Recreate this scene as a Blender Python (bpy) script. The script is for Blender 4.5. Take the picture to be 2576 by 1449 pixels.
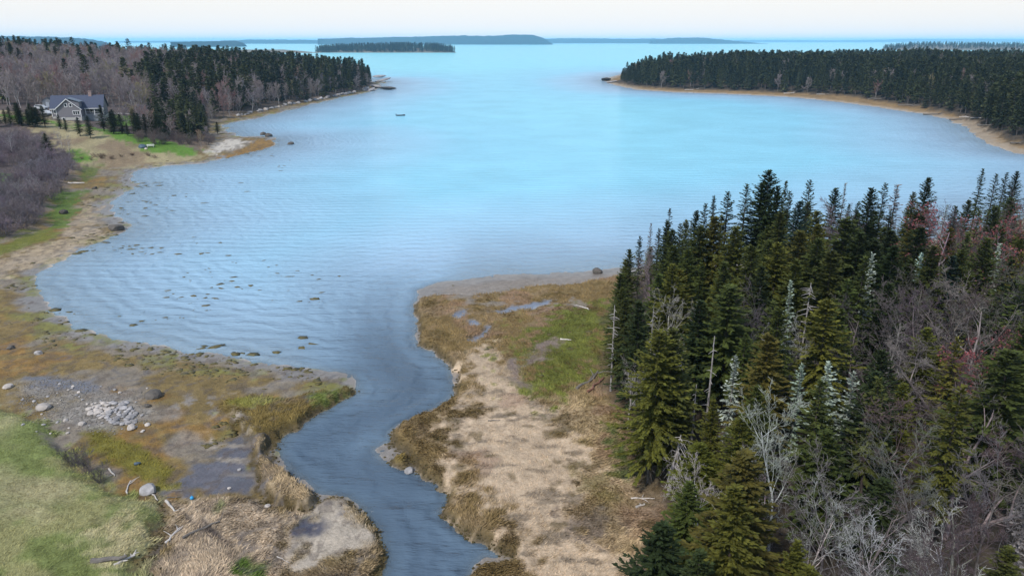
import bpy, bmesh, math, random
import numpy as np
from mathutils import Vector, Matrix
R = math.radians
random.seed(7); rng = np.random.default_rng(11)

for o in list(bpy.data.objects): bpy.data.objects.remove(o, do_unlink=True)
scene = bpy.context.scene
C = scene.collection

# ------------------------------------------------------------------ camera, sky, sun, exposure
CAMH = 30.0; FPX = 1839.0; CXP, CYP = 1288.0, 724.5; HORY = 103.5      # photo measured on a 2576 x 1449 grid
PITCH = math.atan((CYP - HORY) / FPX)
cam_d = bpy.data.cameras.new('camera'); cam = bpy.data.objects.new('camera', cam_d); C.objects.link(cam)
cam_d.sensor_width = 36; cam_d.lens = 36 * FPX / 2576; cam_d.clip_start = 0.5; cam_d.clip_end = 80000
cam.location = (0, 0, CAMH); cam.rotation_euler = (math.pi / 2 - PITCH, 0, 0)
scene.camera = cam

SUN_EL, SUN_AZ = R(50), R(215)          # azimuth clockwise from +Y: behind the viewer, to the left
world = bpy.data.worlds.new('World'); scene.world = world; world.use_nodes = True
wn = world.node_tree; wn.nodes.clear()
wo = wn.nodes.new('ShaderNodeOutputWorld'); bg = wn.nodes.new('ShaderNodeBackground')
sky = wn.nodes.new('ShaderNodeTexSky'); sky.sky_type = 'NISHITA'; sky.sun_disc = False
sky.sun_elevation = SUN_EL; sky.sun_rotation = SUN_AZ
sky.air_density = 1.3; sky.dust_density = 0.5; sky.ozone_density = 3.0
# thin white high cloud veil, densest where the line of sight through it is longest
tcw = wn.nodes.new('ShaderNodeTexCoord'); sep = wn.nodes.new('ShaderNodeSeparateXYZ')
wn.links.new(tcw.outputs['Generated'], sep.inputs[0])
mr = wn.nodes.new('ShaderNodeMapRange'); mr.interpolation_type = 'SMOOTHSTEP'
mr.inputs['From Min'].default_value = 0.0; mr.inputs['From Max'].default_value = 0.30
mr.inputs['To Min'].default_value = 1.0; mr.inputs['To Max'].default_value = 0.15
wn.links.new(sep.outputs['Z'], mr.inputs['Value'])
mixw = wn.nodes.new('ShaderNodeMix'); mixw.data_type = 'RGBA'
wn.links.new(mr.outputs[0], mixw.inputs[0]); wn.links.new(sky.outputs[0], mixw.inputs[6])
mixw.inputs[7].default_value = (6.2, 6.05, 5.85, 1)
wn.links.new(mixw.outputs[2], bg.inputs['Color']); bg.inputs['Strength'].default_value = 0.13
wn.links.new(bg.outputs[0], wo.inputs['Surface'])

sd = bpy.data.lights.new('sun', 'SUN'); sd.energy = 2.9; sd.angle = R(6); sd.color = (1.0, 0.96, 0.9)
sun = bpy.data.objects.new('sun', sd); C.objects.link(sun)
sun.rotation_euler = Vector((-math.sin(SUN_AZ) * math.cos(SUN_EL), -math.cos(SUN_AZ) * math.cos(SUN_EL), -math.sin(SUN_EL))).to_track_quat('-Z', 'Y').to_euler()
scene.view_settings.view_transform = 'Standard'; scene.view_settings.look = 'None'
scene.view_settings.exposure = 0.32; scene.view_settings.gamma = 1.0
scene.render.engine = 'CYCLES'; cy = scene.cycles; cy.max_bounces = 5; cy.diffuse_bounces = 2; cy.glossy_bounces = 2; cy.transmission_bounces = 2; cy.volume_bounces = 1; cy.transparent_max_bounces = 6

# ------------------------------------------------------------------ photo grid -> place
def gp(px, py, z=0.0):
    u = (px - CXP) / FPX; v = -(py - CYP) / FPX
    dx = u; dy = math.cos(PITCH) + v * math.sin(PITCH); dz = -math.sin(PITCH) + v * math.cos(PITCH)
    t = (z - CAMH) / dz
    return (dx * t, dy * t)
def proj(x, y, z):
    x = np.asarray(x, float); y = np.asarray(y, float); z = np.asarray(z, float) - CAMH
    dep = y * math.cos(PITCH) - z * math.sin(PITCH); up = y * math.sin(PITCH) + z * math.cos(PITCH)
    return CXP + FPX * x / dep, CYP - FPX * up / dep
def P(lst, z=0.0): return [gp(a, b, z) for a, b in lst]

# ------------------------------------------------------------------ numpy helpers
def _hash(ix, iy, seed):
    h = (ix * 374761393 + iy * 668265263 + seed * 974711) & 0xffffffff
    h = ((h ^ (h >> 13)) * 1274126177) & 0xffffffff
    return ((h ^ (h >> 16)) & 0xffff) / 65535.0
def vnoise(x, y, s, seed=0):
    x = np.asarray(x, float) / s; y = np.asarray(y, float) / s
    ix = np.floor(x).astype(np.int64); iy = np.floor(y).astype(np.int64)
    fx = x - ix; fy = y - iy; fx = fx * fx * (3 - 2 * fx); fy = fy * fy * (3 - 2 * fy)
    a = _hash(ix, iy, seed); b = _hash(ix + 1, iy, seed); c = _hash(ix, iy + 1, seed); d = _hash(ix + 1, iy + 1, seed)
    return (a * (1 - fx) + b * fx) * (1 - fy) + (c * (1 - fx) + d * fx) * fy
def fbm(x, y, s, seed=0, oct=3):
    r = 0; a = 0.5; t = 0
    for i in range(oct):
        r = r + a * vnoise(x, y, s, seed + 17 * i); t += a; a *= 0.55; s *= 0.47
    return r / t
def sstep(a, b, x):
    t = np.clip((x - a) / (b - a), 0, 1); return t * t * (3 - 2 * t)
def sdf(poly, x, y, lim=None):
    """signed distance, positive inside; with lim only the box within lim metres is computed"""
    p = np.array(poly, float); x = np.asarray(x, float); y = np.asarray(y, float)
    shp = x.shape; x = x.ravel(); y = y.ravel()
    if lim is not None:
        m = (x > p[:, 0].min() - lim) & (x < p[:, 0].max() + lim) & (y > p[:, 1].min() - lim) & (y < p[:, 1].max() + lim)
        out = np.full(x.shape, -float(lim))
        if m.any(): out[m] = np.maximum(sdf(poly, x[m], y[m]), -lim)
        return out.reshape(shp)
    d2 = np.full(x.shape, 1e18); ins = np.zeros(x.shape, bool); n = len(p)
    for i in range(n):
        ax, ay = p[i]; bx, by = p[(i + 1) % n]; ex, ey = bx - ax, by - ay
        L = ex * ex + ey * ey + 1e-12; wx = x - ax; wy = y - ay
        t = np.clip((wx * ex + wy * ey) / L, 0, 1)
        np.minimum(d2, (wx - t * ex) ** 2 + (wy - t * ey) ** 2, out=d2)
        if ay != by:
            c = ((ay > y) != (by > y)); c &= (x < (y - ay) * ex / ey + ax); ins ^= c
    d = np.sqrt(d2); return np.where(ins, d, -d).reshape(shp)
def dline(pts, x, y):
    p = np.array(pts, float); d2 = np.full(np.shape(x), 1e18)
    for i in range(len(p) - 1):
        ax, ay = p[i]; ex, ey = p[i + 1] - p[i]; L = ex * ex + ey * ey + 1e-12
        t = np.clip(((x - ax) * ex + (y - ay) * ey) / L, 0, 1)
        np.minimum(d2, (x - ax - t * ex) ** 2 + (y - ay - t * ey) ** 2, out=d2)
    return np.sqrt(d2)

# ------------------------------------------------------------------ shorelines (traced at the water's edge)
LEFT = [(-14, -120), (-10, -40), (-6, 0), (-6.5, 20)] + P([(950, 1480), (962, 1400), (943, 1330), (917, 1280), (880, 1246), (845, 1238), (800, 1240), (775, 1222), (735, 1196), (702, 1165), (690, 1130), (706, 1100), (745, 1078), (795, 1048), (835, 1022), (872, 998), (891, 982), (893, 962), (884, 942), (850, 930), (790, 926), (700, 915), (620, 905), (540, 893), (460, 885), (390, 868), (310, 853), (235, 840), (180, 815), (143, 785), (112, 748), (90, 716), (97, 690), (132, 667), (182, 644), (242, 614), (292, 589), (326, 570), (318, 560), (292, 548), (276, 530), (281, 510), (312, 490), (336, 474), (326, 455), (320, 440), (352, 425), (420, 416), (500, 411), (556, 400), (612, 387), (660, 375), (694, 362), (688, 349), (650, 344), (612, 345), (590, 340), (566, 330), (556, 318), (575, 309), (640, 300), (700, 285), (760, 269), (850, 247), (915, 235), (945, 226), (955, 214), (950, 200)]) + [(-92, 560), (-130, 620), (-220, 690), (-360, 760), (-620, 840), (-1200, 930), (-4000, 1000), (-4000, -400), (-200, -400)]
RIGHT = [(3, -120), (2, -30), (-1, 0), (-2.0, 20)] + P([(1172, 1480), (1192, 1420), (1215, 1398), (1262, 1392), (1268, 1384), (1235, 1368), (1180, 1342), (1132, 1306), (1110, 1286), (1128, 1266), (1120, 1240), (1098, 1216), (1066, 1192), (1035, 1180), (985, 1168), (955, 1148), (950, 1130), (968, 1118), (990, 1110), (984, 1094), (995, 1073), (1035, 1053), (1082, 1033), (1130, 1003), (1147, 985), (1134, 950), (1128, 920), (1095, 892), (1058, 868), (1040, 846), (1054, 826), (1043, 792), (1038, 760), (1052, 742), (1046, 728), (1075, 716), (1130, 705), (1250, 692), (1400, 684), (1545, 676), (1700, 664), (1900, 650), (2100, 640), (2300, 610), (2450, 580), (2576, 550), (2720, 500), (2790, 450), (2750, 415), (2640, 397), (2576, 388), (2520, 374), (2470, 350), (2440, 325), (2400, 306), (2330, 288), (2200, 269), (2100, 256), (2000, 246), (1900, 240), (1800, 236), (1700, 233), (1600, 226), (1545, 214), (1518, 204)]) + [(85, 660), (110, 740), (180, 820), (300, 880), (420, 950), (520, 1080), (1500, 1200), (5000, 1300), (5000, -400), (400, -400), (40, -300)]
ISLET = P([(985, 1168), (970, 1150), (1005, 1128), (1030, 1128), (1045, 1150), (1040, 1172), (1015, 1180)])
CHANNEL = [(2, -120), (-3, -20), (-3.5, 10)] + P([(1075, 1480), (1085, 1400), (1000, 1290), (1020, 1230), (900, 1190), (800, 1150), (800, 1110), (900, 1060), (1000, 1020), (1040, 970), (985, 920), (960, 850), (965, 780), (985, 720), (1020, 660), (1100, 560), (1150, 450)])
# marsh platforms with cut banks
M_LEFT1 = P([(560, 1012), (640, 992), (730, 1002), (800, 985), (845, 978), (870, 968), (884, 972), (830, 1012), (770, 1050), (715, 1080), (670, 1105), (630, 1120), (600, 1060)], .5)
M_LEVEE = P([(640, 1108), (670, 1098), (690, 1092), (662, 1135), (680, 1172), (725, 1205), (768, 1228), (788, 1250), (785, 1280), (740, 1290), (690, 1272), (655, 1235), (640, 1190), (630, 1140)], .5)
M_LEFT2 = P([(840, 1243), (880, 1252), (912, 1290), (935, 1340), (950, 1395), (930, 1449), (900, 1560), (350, 1560), (385, 1400), (430, 1270), (560, 1252), (660, 1262), (760, 1290), (800, 1260)], .4)
M_RIGHT = P([(1180, 1440), (1212, 1408), (1290, 1400), (1300, 1380), (1250, 1358), (1190, 1335), (1140, 1303), (1116, 1284), (1134, 1268), (1128, 1240), (1105, 1210), (1076, 1182), (1052, 1160), (1040, 1135), (1012, 1118), (992, 1104), (987, 1092), (998, 1072), (1037, 1052), (1084, 1032), (1132, 1002), (1152, 984), (1160, 950), (1150, 920), (1115, 890), (1075, 862), (1058, 845), (1066, 826), (1052, 792), (1046, 762), (1062, 746), (1150, 745), (1250, 737), (1350, 724), (1450, 712), (1545, 696), (1800, 690), (2400, 640), (3400, 700), (3400, 1900), (1160, 1900)], .5)
M_ISLET = P([(988, 1158), (1000, 1135), (1022, 1130), (1036, 1150), (1030, 1166), (1005, 1168)], .4)
# higher ground
U_LAWN = P([(-900, 980), (-300, 1000), (0, 1028), (60, 1043), (120, 1073), (165, 1130), (222, 1195), (280, 1240), (330, 1252), (385, 1252), (405, 1300), (380, 1342), (366, 1390), (345, 1449), (310, 1600), (100, 2200), (-900, 2200)], .8)
U_LEFT = P([(-700, 760), (-200, 655), (0, 605), (60, 585), (118, 550), (115, 520), (165, 480), (190, 440), (260, 412), (330, 402), (420, 392), (510, 380), (543, 352), (520, 325), (545, 300), (620, 285), (720, 262), (830, 243), (915, 225), (936, 212), (932, 198)], 1.0) + [(-110, 560), (-145, 605), (-235, 672), (-370, 740), (-620, 815), (-1200, 900), (-3900, 960), (-3900, 60)]
U_GROVE = P([(1545, 703), (1535, 760), (1520, 850), (1505, 930), (1490, 970), (1545, 1050), (1595, 1150), (1640, 1230), (1665, 1280), (1640, 1350), (1600, 1449), (1560, 1750), (1600, 2400), (4200, 2400), (3600, 900), (2900, 520), (2576, 565), (2450, 592), (2300, 622), (2100, 652), (1900, 662), (1700, 676)], 1.0)
U_HEAD = P([(1547, 206), (1600, 218), (1700, 225), (1800, 228), (1900, 231), (2000, 235), (2130, 241), (2200, 253), (2300, 269), (2400, 287), (2460, 312), (2530, 347), (2576, 362), (2700, 385), (2850, 430), (3100, 520), (3500, 700)], 1.0) + [(4900, 200), (4900, 1250), (1500, 1160), (540, 1040), (435, 915), (305, 850), (190, 790), (125, 715), (100, 650)]

def terrain(x, y, full=False):
    x = np.asarray(x, float); y = np.asarray(y, float)
    rr = np.sqrt(x * x + y * y)
    amp = 0.55 * np.clip(rr / 60, 0.6, 5)
    wx = x + amp * (fbm(x, y, 2.2, 3) - .5) * 1.6 + (fbm(x, y, 9, 4) - .5) * np.clip(rr / 60, .5, 4)
    wy = y + amp * (fbm(x, y, 2.2, 5) - .5) * 1.6 + (fbm(x, y, 9, 6) - .5) * np.clip(rr / 60, .5, 4)
    dl = sdf(LEFT, wx, wy); dr = sdf(RIGHT, wx, wy); d = np.maximum(dl, dr)
    dch = dline(CHANNEL, x, y)
    sh = np.where(d > 0, np.minimum(0.045 * d + 0.012 * np.maximum(d - 6, 0), 0.55), 0.013 * d)
    sh = np.where(d < -60, -0.78 + (d + 60) * 0.03, sh); sh = np.maximum(sh, -8)
    sh = sh - 0.75 * np.exp(-(dch / 5.0) ** 2) * (d < 0) * np.clip(-d / 2.0, 0, 1)
    h = sh + (fbm(x, y, 1.1, 8) - .5) * 0.10 * sstep(-1, 1.5, d) + (fbm(x, y, .45, 9, 2) - .5) * 0.05 * sstep(-.2, .6, d) * (rr < 160)
    hm = 0
    bumps = (fbm(x, y, 1.6, 12) - .5) * 0.20 + (fbm(x, y, .5, 14, 2) - .5) * 0.13 * (rr < 150)
    md = {}
    for nm, poly, ht in (('l1', M_LEFT1, .62), ('lv', M_LEVEE, .85), ('l2', M_LEFT2, .45), ('r', M_RIGHT, .75), ('i', M_ISLET, .5)):
        q = sdf(poly, wx, wy, 12) + (fbm(x, y, .9, 77, 2) - .5) * .9; md[nm] = q
        p = np.maximum(ht + bumps, .25) * sstep(-.12, .55, q)
        h = np.maximum(h, np.where(q > -.15, p + 0.05, -99))
    ul = sdf(U_LAWN, wx, wy, 40); h = h + sstep(-.3, 1.0, ul) * .45 + np.where(ul > 0, 1.6 * (1 - np.exp(-ul / 14)), 0)
    uf = sdf(U_LEFT, wx, wy); up = np.maximum(uf, 0)
    h = h + sstep(-1, 3, uf) * 0.8 + 26 * (1 - np.exp(-up / 230)) * (0.75 + 0.5 * fbm(x, y, 130, 21)) * sstep(0, 12, up)
    ug = sdf(U_GROVE, wx, wy, 90); h = h + np.where(ug > 0, 1.6 * (1 - np.exp(-ug / 14)), 0)
    uh = sdf(U_HEAD, wx, wy); up = np.maximum(uh, 0)
    h = h + sstep(-1, 3, uh) * 0.9 + 4.5 * (1 - np.exp(-up / 90)) * (0.7 + 0.6 * fbm(x, y, 110, 22))
    h = h + (fbm(x, y, 14, 25) - .5) * 0.9 * (np.maximum(np.maximum(uf, uh), -1) > 4)
    if not full: return h
    return h, d, dl, dr, dch, md, ul, uf, ug, uh, wx, wy
def th(x, y): return float(terrain(np.array([x]), np.array([y]))[0])

# ------------------------------------------------------------------ land cover (each cover has its own colour)
def col(*c): return np.array(c, float)
HAY = col(.465, .355, .245); HAYPINK = col(.40, .315, .225); STRAW = col(.46, .40, .24); OLIVE = col(.155, .115, .040)
MUD = col(.245, .215, .185); WETMUD = col(.088, .080, .086); ALGAE = col(.185, .132, .052); ORANGE = col(.235, .140, .045)
SAND = col(.42, .335, .235); GREEN = col(.075, .125, .022); LAWN = col(.285, .275, .125); MOSS = col(.150, .132, .028)
GRAVEL = col(.25, .235, .215); WRACK = col(.085, .068, .058); FLOOR = col(.060, .048, .036); BRUSH = col(.19, .145, .11); LITTER = col(.105, .082, .075); YGREEN = col(.26, .27, .06)
PAN = col(.37, .315, .25)
Z = dict(
 lawnpale=P([(262, 1300), (325, 1262), (368, 1305), (335, 1370), (275, 1395), (245, 1345)], 2),
 wrack=P([(385, 1250), (412, 1258), (420, 1320), (402, 1390), (382, 1449), (335, 1500), (345, 1449), (366, 1390), (380, 1342), (405, 1300)], .6),
 hay2=P([(425, 1262), (560, 1240), (660, 1262), (770, 1300), (735, 1350), (700, 1449), (680, 1600), (330, 1600), (390, 1449), (420, 1340)], .5),
 pan=P([(775, 1320), (800, 1262), (850, 1262), (893, 1300), (915, 1345), (890, 1390), (820, 1400), (790, 1440), (745, 1430), (740, 1360)], .5),
 wetpan=P([(470, 1180), (540, 1135), (600, 1105), (632, 1108), (632, 1150), (645, 1235), (625, 1262), (560, 1238), (470, 1250), (405, 1245), (400, 1228), (440, 1205)], .3),
 blackpool=P([(720, 1330), (760, 1308), (800, 1320), (785, 1345), (740, 1352)], .5),
 grooves=P([(520, 1130), (560, 1060), (600, 1035), (630, 1090), (600, 1110), (560, 1128)], .3),
 moss=P([(208, 1092), (262, 1082), (300, 1110), (372, 1142), (428, 1180), (436, 1218), (402, 1230), (350, 1190), (270, 1150), (212, 1120)], .4),
 gravel=P([(55, 968), (110, 960), (200, 975), (255, 1000), (335, 1012), (345, 1058), (280, 1075), (200, 1060), (120, 1045), (60, 1015)], .4),
 lpool=P([(62, 957), (130, 950), (195, 963), (245, 975), (200, 988), (100, 985)], .3),
 ygr1=P([(590, 1020), (640, 998), (690, 1005), (670, 1025), (620, 1030)], .5), gr2=P([(785, 1010), (815, 990), (842, 980), (838, 998), (800, 1018)], .5),
 scree=P([(420, 1000), (560, 990), (560, 1030), (470, 1020)], .4),
 strip1=P([(118, 565), (122, 520), (158, 480), (222, 474), (195, 510), (172, 548), (148, 572)], .8), strip2=P([(-200, 660), (0, 608), (62, 580), (138, 568), (142, 590), (62, 622), (0, 634), (-200, 690)], .7),
 strip3=P([(190, 440), (215, 425), (265, 415), (250, 432), (215, 450), (190, 455)], .8),
 sandl=P([(-300, 740), (0, 640), (90, 612), (160, 600), (230, 560), (262, 575), (200, 620), (120, 655), (0, 690), (-300, 790)], .5),
 sandup=P([(150, 570), (200, 520), (230, 500), (250, 520), (235, 560), (180, 590)], .5),
 field=P([(-300, 322), (0, 322), (120, 325), (200, 345), (330, 362), (505, 374), (518, 383), (420, 391), (330, 400), (250, 411), (180, 400), (130, 368), (0, 345), (-300, 345)], 2),
 fgreen=P([(195, 346), (330, 358), (505, 373), (480, 382), (390, 384), (300, 374)], 1.6), fgreen2=P([(175, 392), (215, 387), (232, 398), (190, 405)], 2), fgreen3=P([(-60, 322), (60, 323), (140, 330), (200, 347), (110, 336), (0, 328)], 3), fgreen4=P([(-60, 440), (20, 445), (15, 480), (-60, 500)], 2.5),
 spit=P([(555, 394), (610, 370), (650, 347), (700, 349), (695, 366), (640, 382), (570, 400)], .4), wsand=P([(505, 383), (548, 352), (590, 345), (622, 356), (590, 372), (535, 386)], .6),
 houselawn=P([(278, 291), (335, 286), (340, 306), (285, 313)], 5),
 rhay=P([(1165, 905), (1240, 862), (1300, 920), (1345, 990), (1410, 1050), (1480, 1130), (1470, 1250), (1440, 1330), (1600, 1449), (1600, 1700), (1300, 1700), (1340, 1400), (1290, 1340), (1200, 1240), (1150, 1165), (1120, 1085), (1178, 1012), (1195, 950)], .8),
 meadow=P([(1300, 832), (1400, 790), (1520, 742), (1548, 735), (1540, 850), (1515, 935), (1450, 975), (1375, 1000), (1318, 955), (1300, 900), (1288, 860)], .9),
 mdead=P([(1330, 900), (1350, 860), (1395, 850), (1390, 890), (1345, 925)], .9), mdead2=P([(1290, 900), (1318, 905), (1320, 960), (1298, 950)], .9),
 slope=P([(1380, 1000), (1500, 965), (1560, 1060), (1605, 1170), (1655, 1270), (1640, 1449), (1600, 1500), (1500, 1449), (1430, 1330), (1410, 1130)], .9),
 sgreen=P([(1520, 1060), (1560, 1080), (1605, 1170), (1625, 1220), (1570, 1170), (1530, 1110)], 1), sdark=P([(1430, 1290), (1500, 1270), (1560, 1310), (1500, 1345), (1440, 1330)], .9), sgreen2=P([(1440, 1180), (1500, 1200), (1560, 1260), (1500, 1262)], .9),
 pool1=P([(1250, 781), (1300, 765), (1350, 757), (1412, 746), (1392, 756), (1330, 776), (1268, 788)], .7), pool2=P([(1150, 792), (1168, 781), (1176, 790), (1156, 801)], .7), pool3=P([(1188, 858), (1213, 826), (1242, 820), (1226, 841), (1202, 860)], .7), pool4=P([(1186, 808), (1200, 806), (1202, 816), (1188, 818)], .7),
)
POOLS = ('pool1', 'pool2', 'pool3', 'pool4')
def cover(x, y, T):
    h, d, dl, dr, dch, md, ul, uf, ug, uh, wx, wy = T
    n1 = fbm(x, y, 3.0, 31); n2 = fbm(x, y, .9, 32); n3 = fbm(x, y, 11, 33); n4 = fbm(x, y, .35, 34, 2)
    N = len(x); c = np.tile(MUD, (N, 1)); wet = np.zeros(N); veg = np.zeros(N)
    c = MUD * (0.85 + .3 * n3)[:, None]
    def put(k, w, colr, wt=None, vg=None):
        nonlocal c, wet, veg
        w = np.clip(w, 0, 1); c = c * (1 - w[:, None]) + (colr if np.ndim(colr) == 2 else np.asarray(colr)[None, :]) * w[:, None]
        if wt is not None: wet = wet * (1 - w) + wt * w
        if vg is not None: veg = veg * (1 - w) + vg * w
    def zone(k, soft=.8, ragged=2.0):
        q = sdf(Z[k], wx, wy, 10); return sstep(-soft, soft, q + (n2 - .5) * ragged * 2 + (n1 - .5) * ragged)
    far = np.sqrt(x * x + y * y)
    # sea floor and wet flats
    put('', sstep(.4, -.2, d), col(.40, .36, .32) * (0.75 + .5 * n3)[:, None] * np.ones((N, 3)), 0.3)
    put('', sstep(-.3, .3, d) * sstep(5, 1.5, d), MUD * (0.6 + .4 * n1)[:, None], .7)
    # left tidal shore: brown rockweed belt, orange algae, sand above
    bl = sstep(1.0, 3.0, dl + (n1 - .5) * 5)
    alg = ALGAE * (0.65 + .7 * n2)[:, None] * (1 - sstep(.55, .7, n1)[:, None]) + ORANGE * (.6 + .7 * n2)[:, None] * sstep(.55, .7, n1)[:, None]
    put('', bl * (uf < 2), alg, .15, .12)
    put('', sstep(.5, .62, n1 + .25 * (n2 - .5)) * sstep(-1, 1, dl) * sstep(6, 3, dl) * .8, YGREEN * .6, .4)
    put('', sstep(.52, .66, fbm(x, y, 5, 41)) * bl * .7, MUD * .85, .3, 0)
    put('', sstep(12, 19, dl + (n1 - .5) * 8) * sstep(90, 140, far) * (dl > 0) * .8, SAND * (.6 + .5 * n2)[:, None], 0)
    put('', zone('sandl', 1, 3.5) * .75, SAND * (.62 + .5 * n2)[:, None], 0, 0); put('', zone('sandup', 1, 3) * .7, SAND * (.6 + .5 * n2)[:, None], 0, 0)
    put('', zone('spit', 1, 4), ORANGE * (.6 + .7 * n2)[:, None], .1, .1); put('', zone('wsand', 1, 3), col(.47, .43, .37), 0, 0)
    put('', zone('scree') * sstep(.45, .6, n2), MUD * .9, .3)
    # right side beaches
    far_r = sstep(100, 130, far) * (dr > -.2) * (ug < 0)
    put('', far_r, SAND * col(.8, .8, .82) * (.65 + .5 * n1)[:, None], .2)
    put('', far_r * sstep(3.0, 7, dr + (n1 - .5) * 6), (ORANGE * .7 + SAND * .22) * (.55 + .7 * n1)[:, None], 0)
    near_r = sstep(.0, 1.0, dr) * sstep(130, 100, far)
    put('', near_r * sstep(.4, .6, n1) * .5, MUD * .9, .6)
    # marsh platforms
    def marsh(k, base, wt=.05, vg=1.0):
        w = sstep(-.1, .35, md[k]); put('', w, base, wt, vg)
    ol = OLIVE * (.65 + .75 * n2)[:, None]; ol = ol * (1 - .5 * sstep(.5, .75, n1)[:, None]) + (HAY * .6 * (.7 + .6 * n4)[:, None]) * .5 * sstep(.5, .75, n1)[:, None]
    marsh('l1', ol); marsh('i', ol); marsh('r', ol * .55 + col(.225, .155, .085) * .45 * (.7 + .6 * n2)[:, None])
    marsh('lv', ol * .45 + HAY * .55 * (.65 + .6 * n2)[:, None]); marsh('l2', ol * .8 + HAY * .2 * (.7 + .6 * n2)[:, None])
    for k in md: put('', sstep(-.45, -.1, md[k]) * sstep(.55, .1, md[k]) * sstep(7, 4, d) * .85, OLIVE * col(.5, .48, .5) * (.5 + n4)[:, None], 0, .3)
    put('', zone('ygr1') * .7, YGREEN * .8); put('', zone('gr2') * .7, GREEN * 1.3)
    # left foreground
    put('', zone('grooves', .5, 1) * sstep(.42, .55, vnoise(x * .8 + y * .5, (y * .9 - x * .6) * .15, .9, 51)), PAN * .9, .35, 0)
    put('', zone('hay2', .6, 1.2), HAYPINK * (.55 + .85 * n2)[:, None] * (.75 + .5 * n4)[:, None], 0, .7)
    put('', zone('hay2') * sstep(.60, .68, fbm(x, y, 3.2, 52)), GREEN * (.8 + .5 * n2)[:, None], 0, .8)
    put('', zone('hay2') * sstep(.62, .70, fbm(x * .6 + y * .8, (y * .6 - x * .8) * .2, 1.3, 53)), WRACK * 1.1, 0, .3)
    put('', zone('wetpan', .7, 1.6), WETMUD * (.7 + .7 * n1)[:, None], .85, 0)
    put('', zone('wetpan') * sstep(.58, .64, vnoise(x * .25 + 3, y, 1.0, 54)) * .8, PAN * .75, .2, 0)
    put('', zone('pan', .8, 1.4), PAN * (.82 + .35 * n1)[:, None], .12, 0); put('', zone('blackpool', .5, .8), col(.05, .045, .06), .9, 0)
    rill = sstep(.035, .0, np.abs(fbm(x * .7 + y * .3, y * .8 - x * .5, 3.4, 64) - .5)) * (dl > .5) * (uf < -1) * sstep(130, 90, far)
    put('', rill * .55, WETMUD * .9, .6, 0)
    put('', sstep(.60, .66, fbm(x, y, .7, 65, 2)) * (dl > 1) * (uf < -1) * .45, WRACK * 1.2, 0)
    put('', zone('moss', .6, 1.2), MOSS * (.65 + .7 * n2)[:, None], 0, .5)
    put('', zone('gravel', 1.6, 3.5) * .7, GRAVEL * (.55 + .9 * n4)[:, None], .1, 0); put('', zone('lpool', .6, 1.6) * .9, WETMUD * 1.2, .9, 0)
    put('', zone('wrack', .4, .8), WRACK * (.6 + .9 * n4)[:, None], 0, .25)
    w = sstep(-.7, .7, ul + (n2 - .5) * 3.0 + (n1 - .5) * 1.5)
    lawn = LAWN * (.7 + .5 * n2)[:, None]; g = sstep(.46, .62, fbm(x, y, 4.5, 55) + .25 * sstep(6, 0, ul) - .3 * (fbm(x, y, 1.7, 66) - .5))[:, None] * .75
    lawn = lawn * (1 - g) + (GREEN * .9 + LAWN * .25) * (.7 + .6 * n2)[:, None] * g
    st = sstep(.52, .7, fbm(x, y, 7, 56))[:, None] * .55; lawn = lawn * (1 - st) + STRAW * .85 * (.8 + .4 * n2)[:, None] * st
    put('', w, lawn, 0, 1); put('', zone('lawnpale', 1.2, 2.2) * .85, STRAW * (.75 + .5 * n4)[:, None], 0, 1.5)
    # right marsh
    put('', zone('slope', 1.5, 3), (OLIVE * 1.3 * (1 - n1)[:, None] + HAY * 1.1 * n1[:, None]) * (.65 + .8 * n2)[:, None], 0, .9)
    put('', zone('rhay', 1.2, 3.2), HAY * (.78 + .34 * n2)[:, None] * (.85 + .3 * n3)[:, None], 0, .22)
    put('', zone('rhay') * sstep(.60, .72, fbm(x * .35, y, .8, 58)), HAYPINK * .62, 0, .4)
    put('', sstep(-.4, .6, md['r']) * sstep(.55, .68, fbm(x, y, 4, 59)) * sstep(1.5, 4, dr) * .5, col(.27, .17, .12), 0)
    put('', sstep(-.4, .6, md['r']) * sstep(.60, .70, fbm(x, y, 2.6, 60)) * sstep(3, 6, dr) * sstep(70, 85, far) * .8, MUD * .85, .35, 0)
    put('', zone('meadow', 1.2, 5.0), (GREEN * .52 + MOSS * .18 + OLIVE * .3) * (.45 + 1.1 * n2)[:, None] * (.75 + .6 * n1)[:, None], 0, .9)
    for k in ('mdead', 'mdead2'): put('', zone(k, .7, 2) * .85, col(.20, .15, .14), 0, .4)
    put('', zone('sgreen') * .9, GREEN * .8, 0, .8); put('', zone('sgreen2') * .6, MOSS * .9, 0, .8); put('', zone('sdark') * .75, WRACK * 1.2, 0, .5)
    put('', sstep(.62, .74, fbm(x, y, 1.4, 62)) * sstep(0, 2, md['r']) * .6, OLIVE * .55, 0)
    for k in POOLS: put('', zone(k, .25, .7), col(.16, .17, .2), 1.0, 0)
    # woods, fields, thicket
    put('', sstep(-1, 2, ug + (n1 - .5) * 4), FLOOR * (.7 + .8 * n2)[:, None], 0, 0)
    put('', sstep(-1, 2, uh + (n1 - .5) * 5), FLOOR * (.7 + .8 * n2)[:, None], 0, 0)
    put('', sstep(-1, 2, uf + (n1 - .5) * 4), BRUSH * (.55 + .7 * n2)[:, None], 0, .3)
    put('', sstep(5, 14, uf + (n1 - .5) * 6), LITTER * (.6 + .7 * n2)[:, None], 0, 0)
    put('', zone('field', 2, 5), (HAY * .36 + LAWN * .5) * (.65 + .6 * n1)[:, None], 0, .3); 
    put('', zone('field') * sstep(.55, .7, n3) * .6, col(.17, .11, .08), 0)
    for k in ('fgreen', 'fgreen2', 'fgreen3', 'fgreen4', 'houselawn'): put('', zone(k, 1.5, 3), col(.10, .19, .03) * (.75 + .5 * n1)[:, None], 0, .3)
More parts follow.
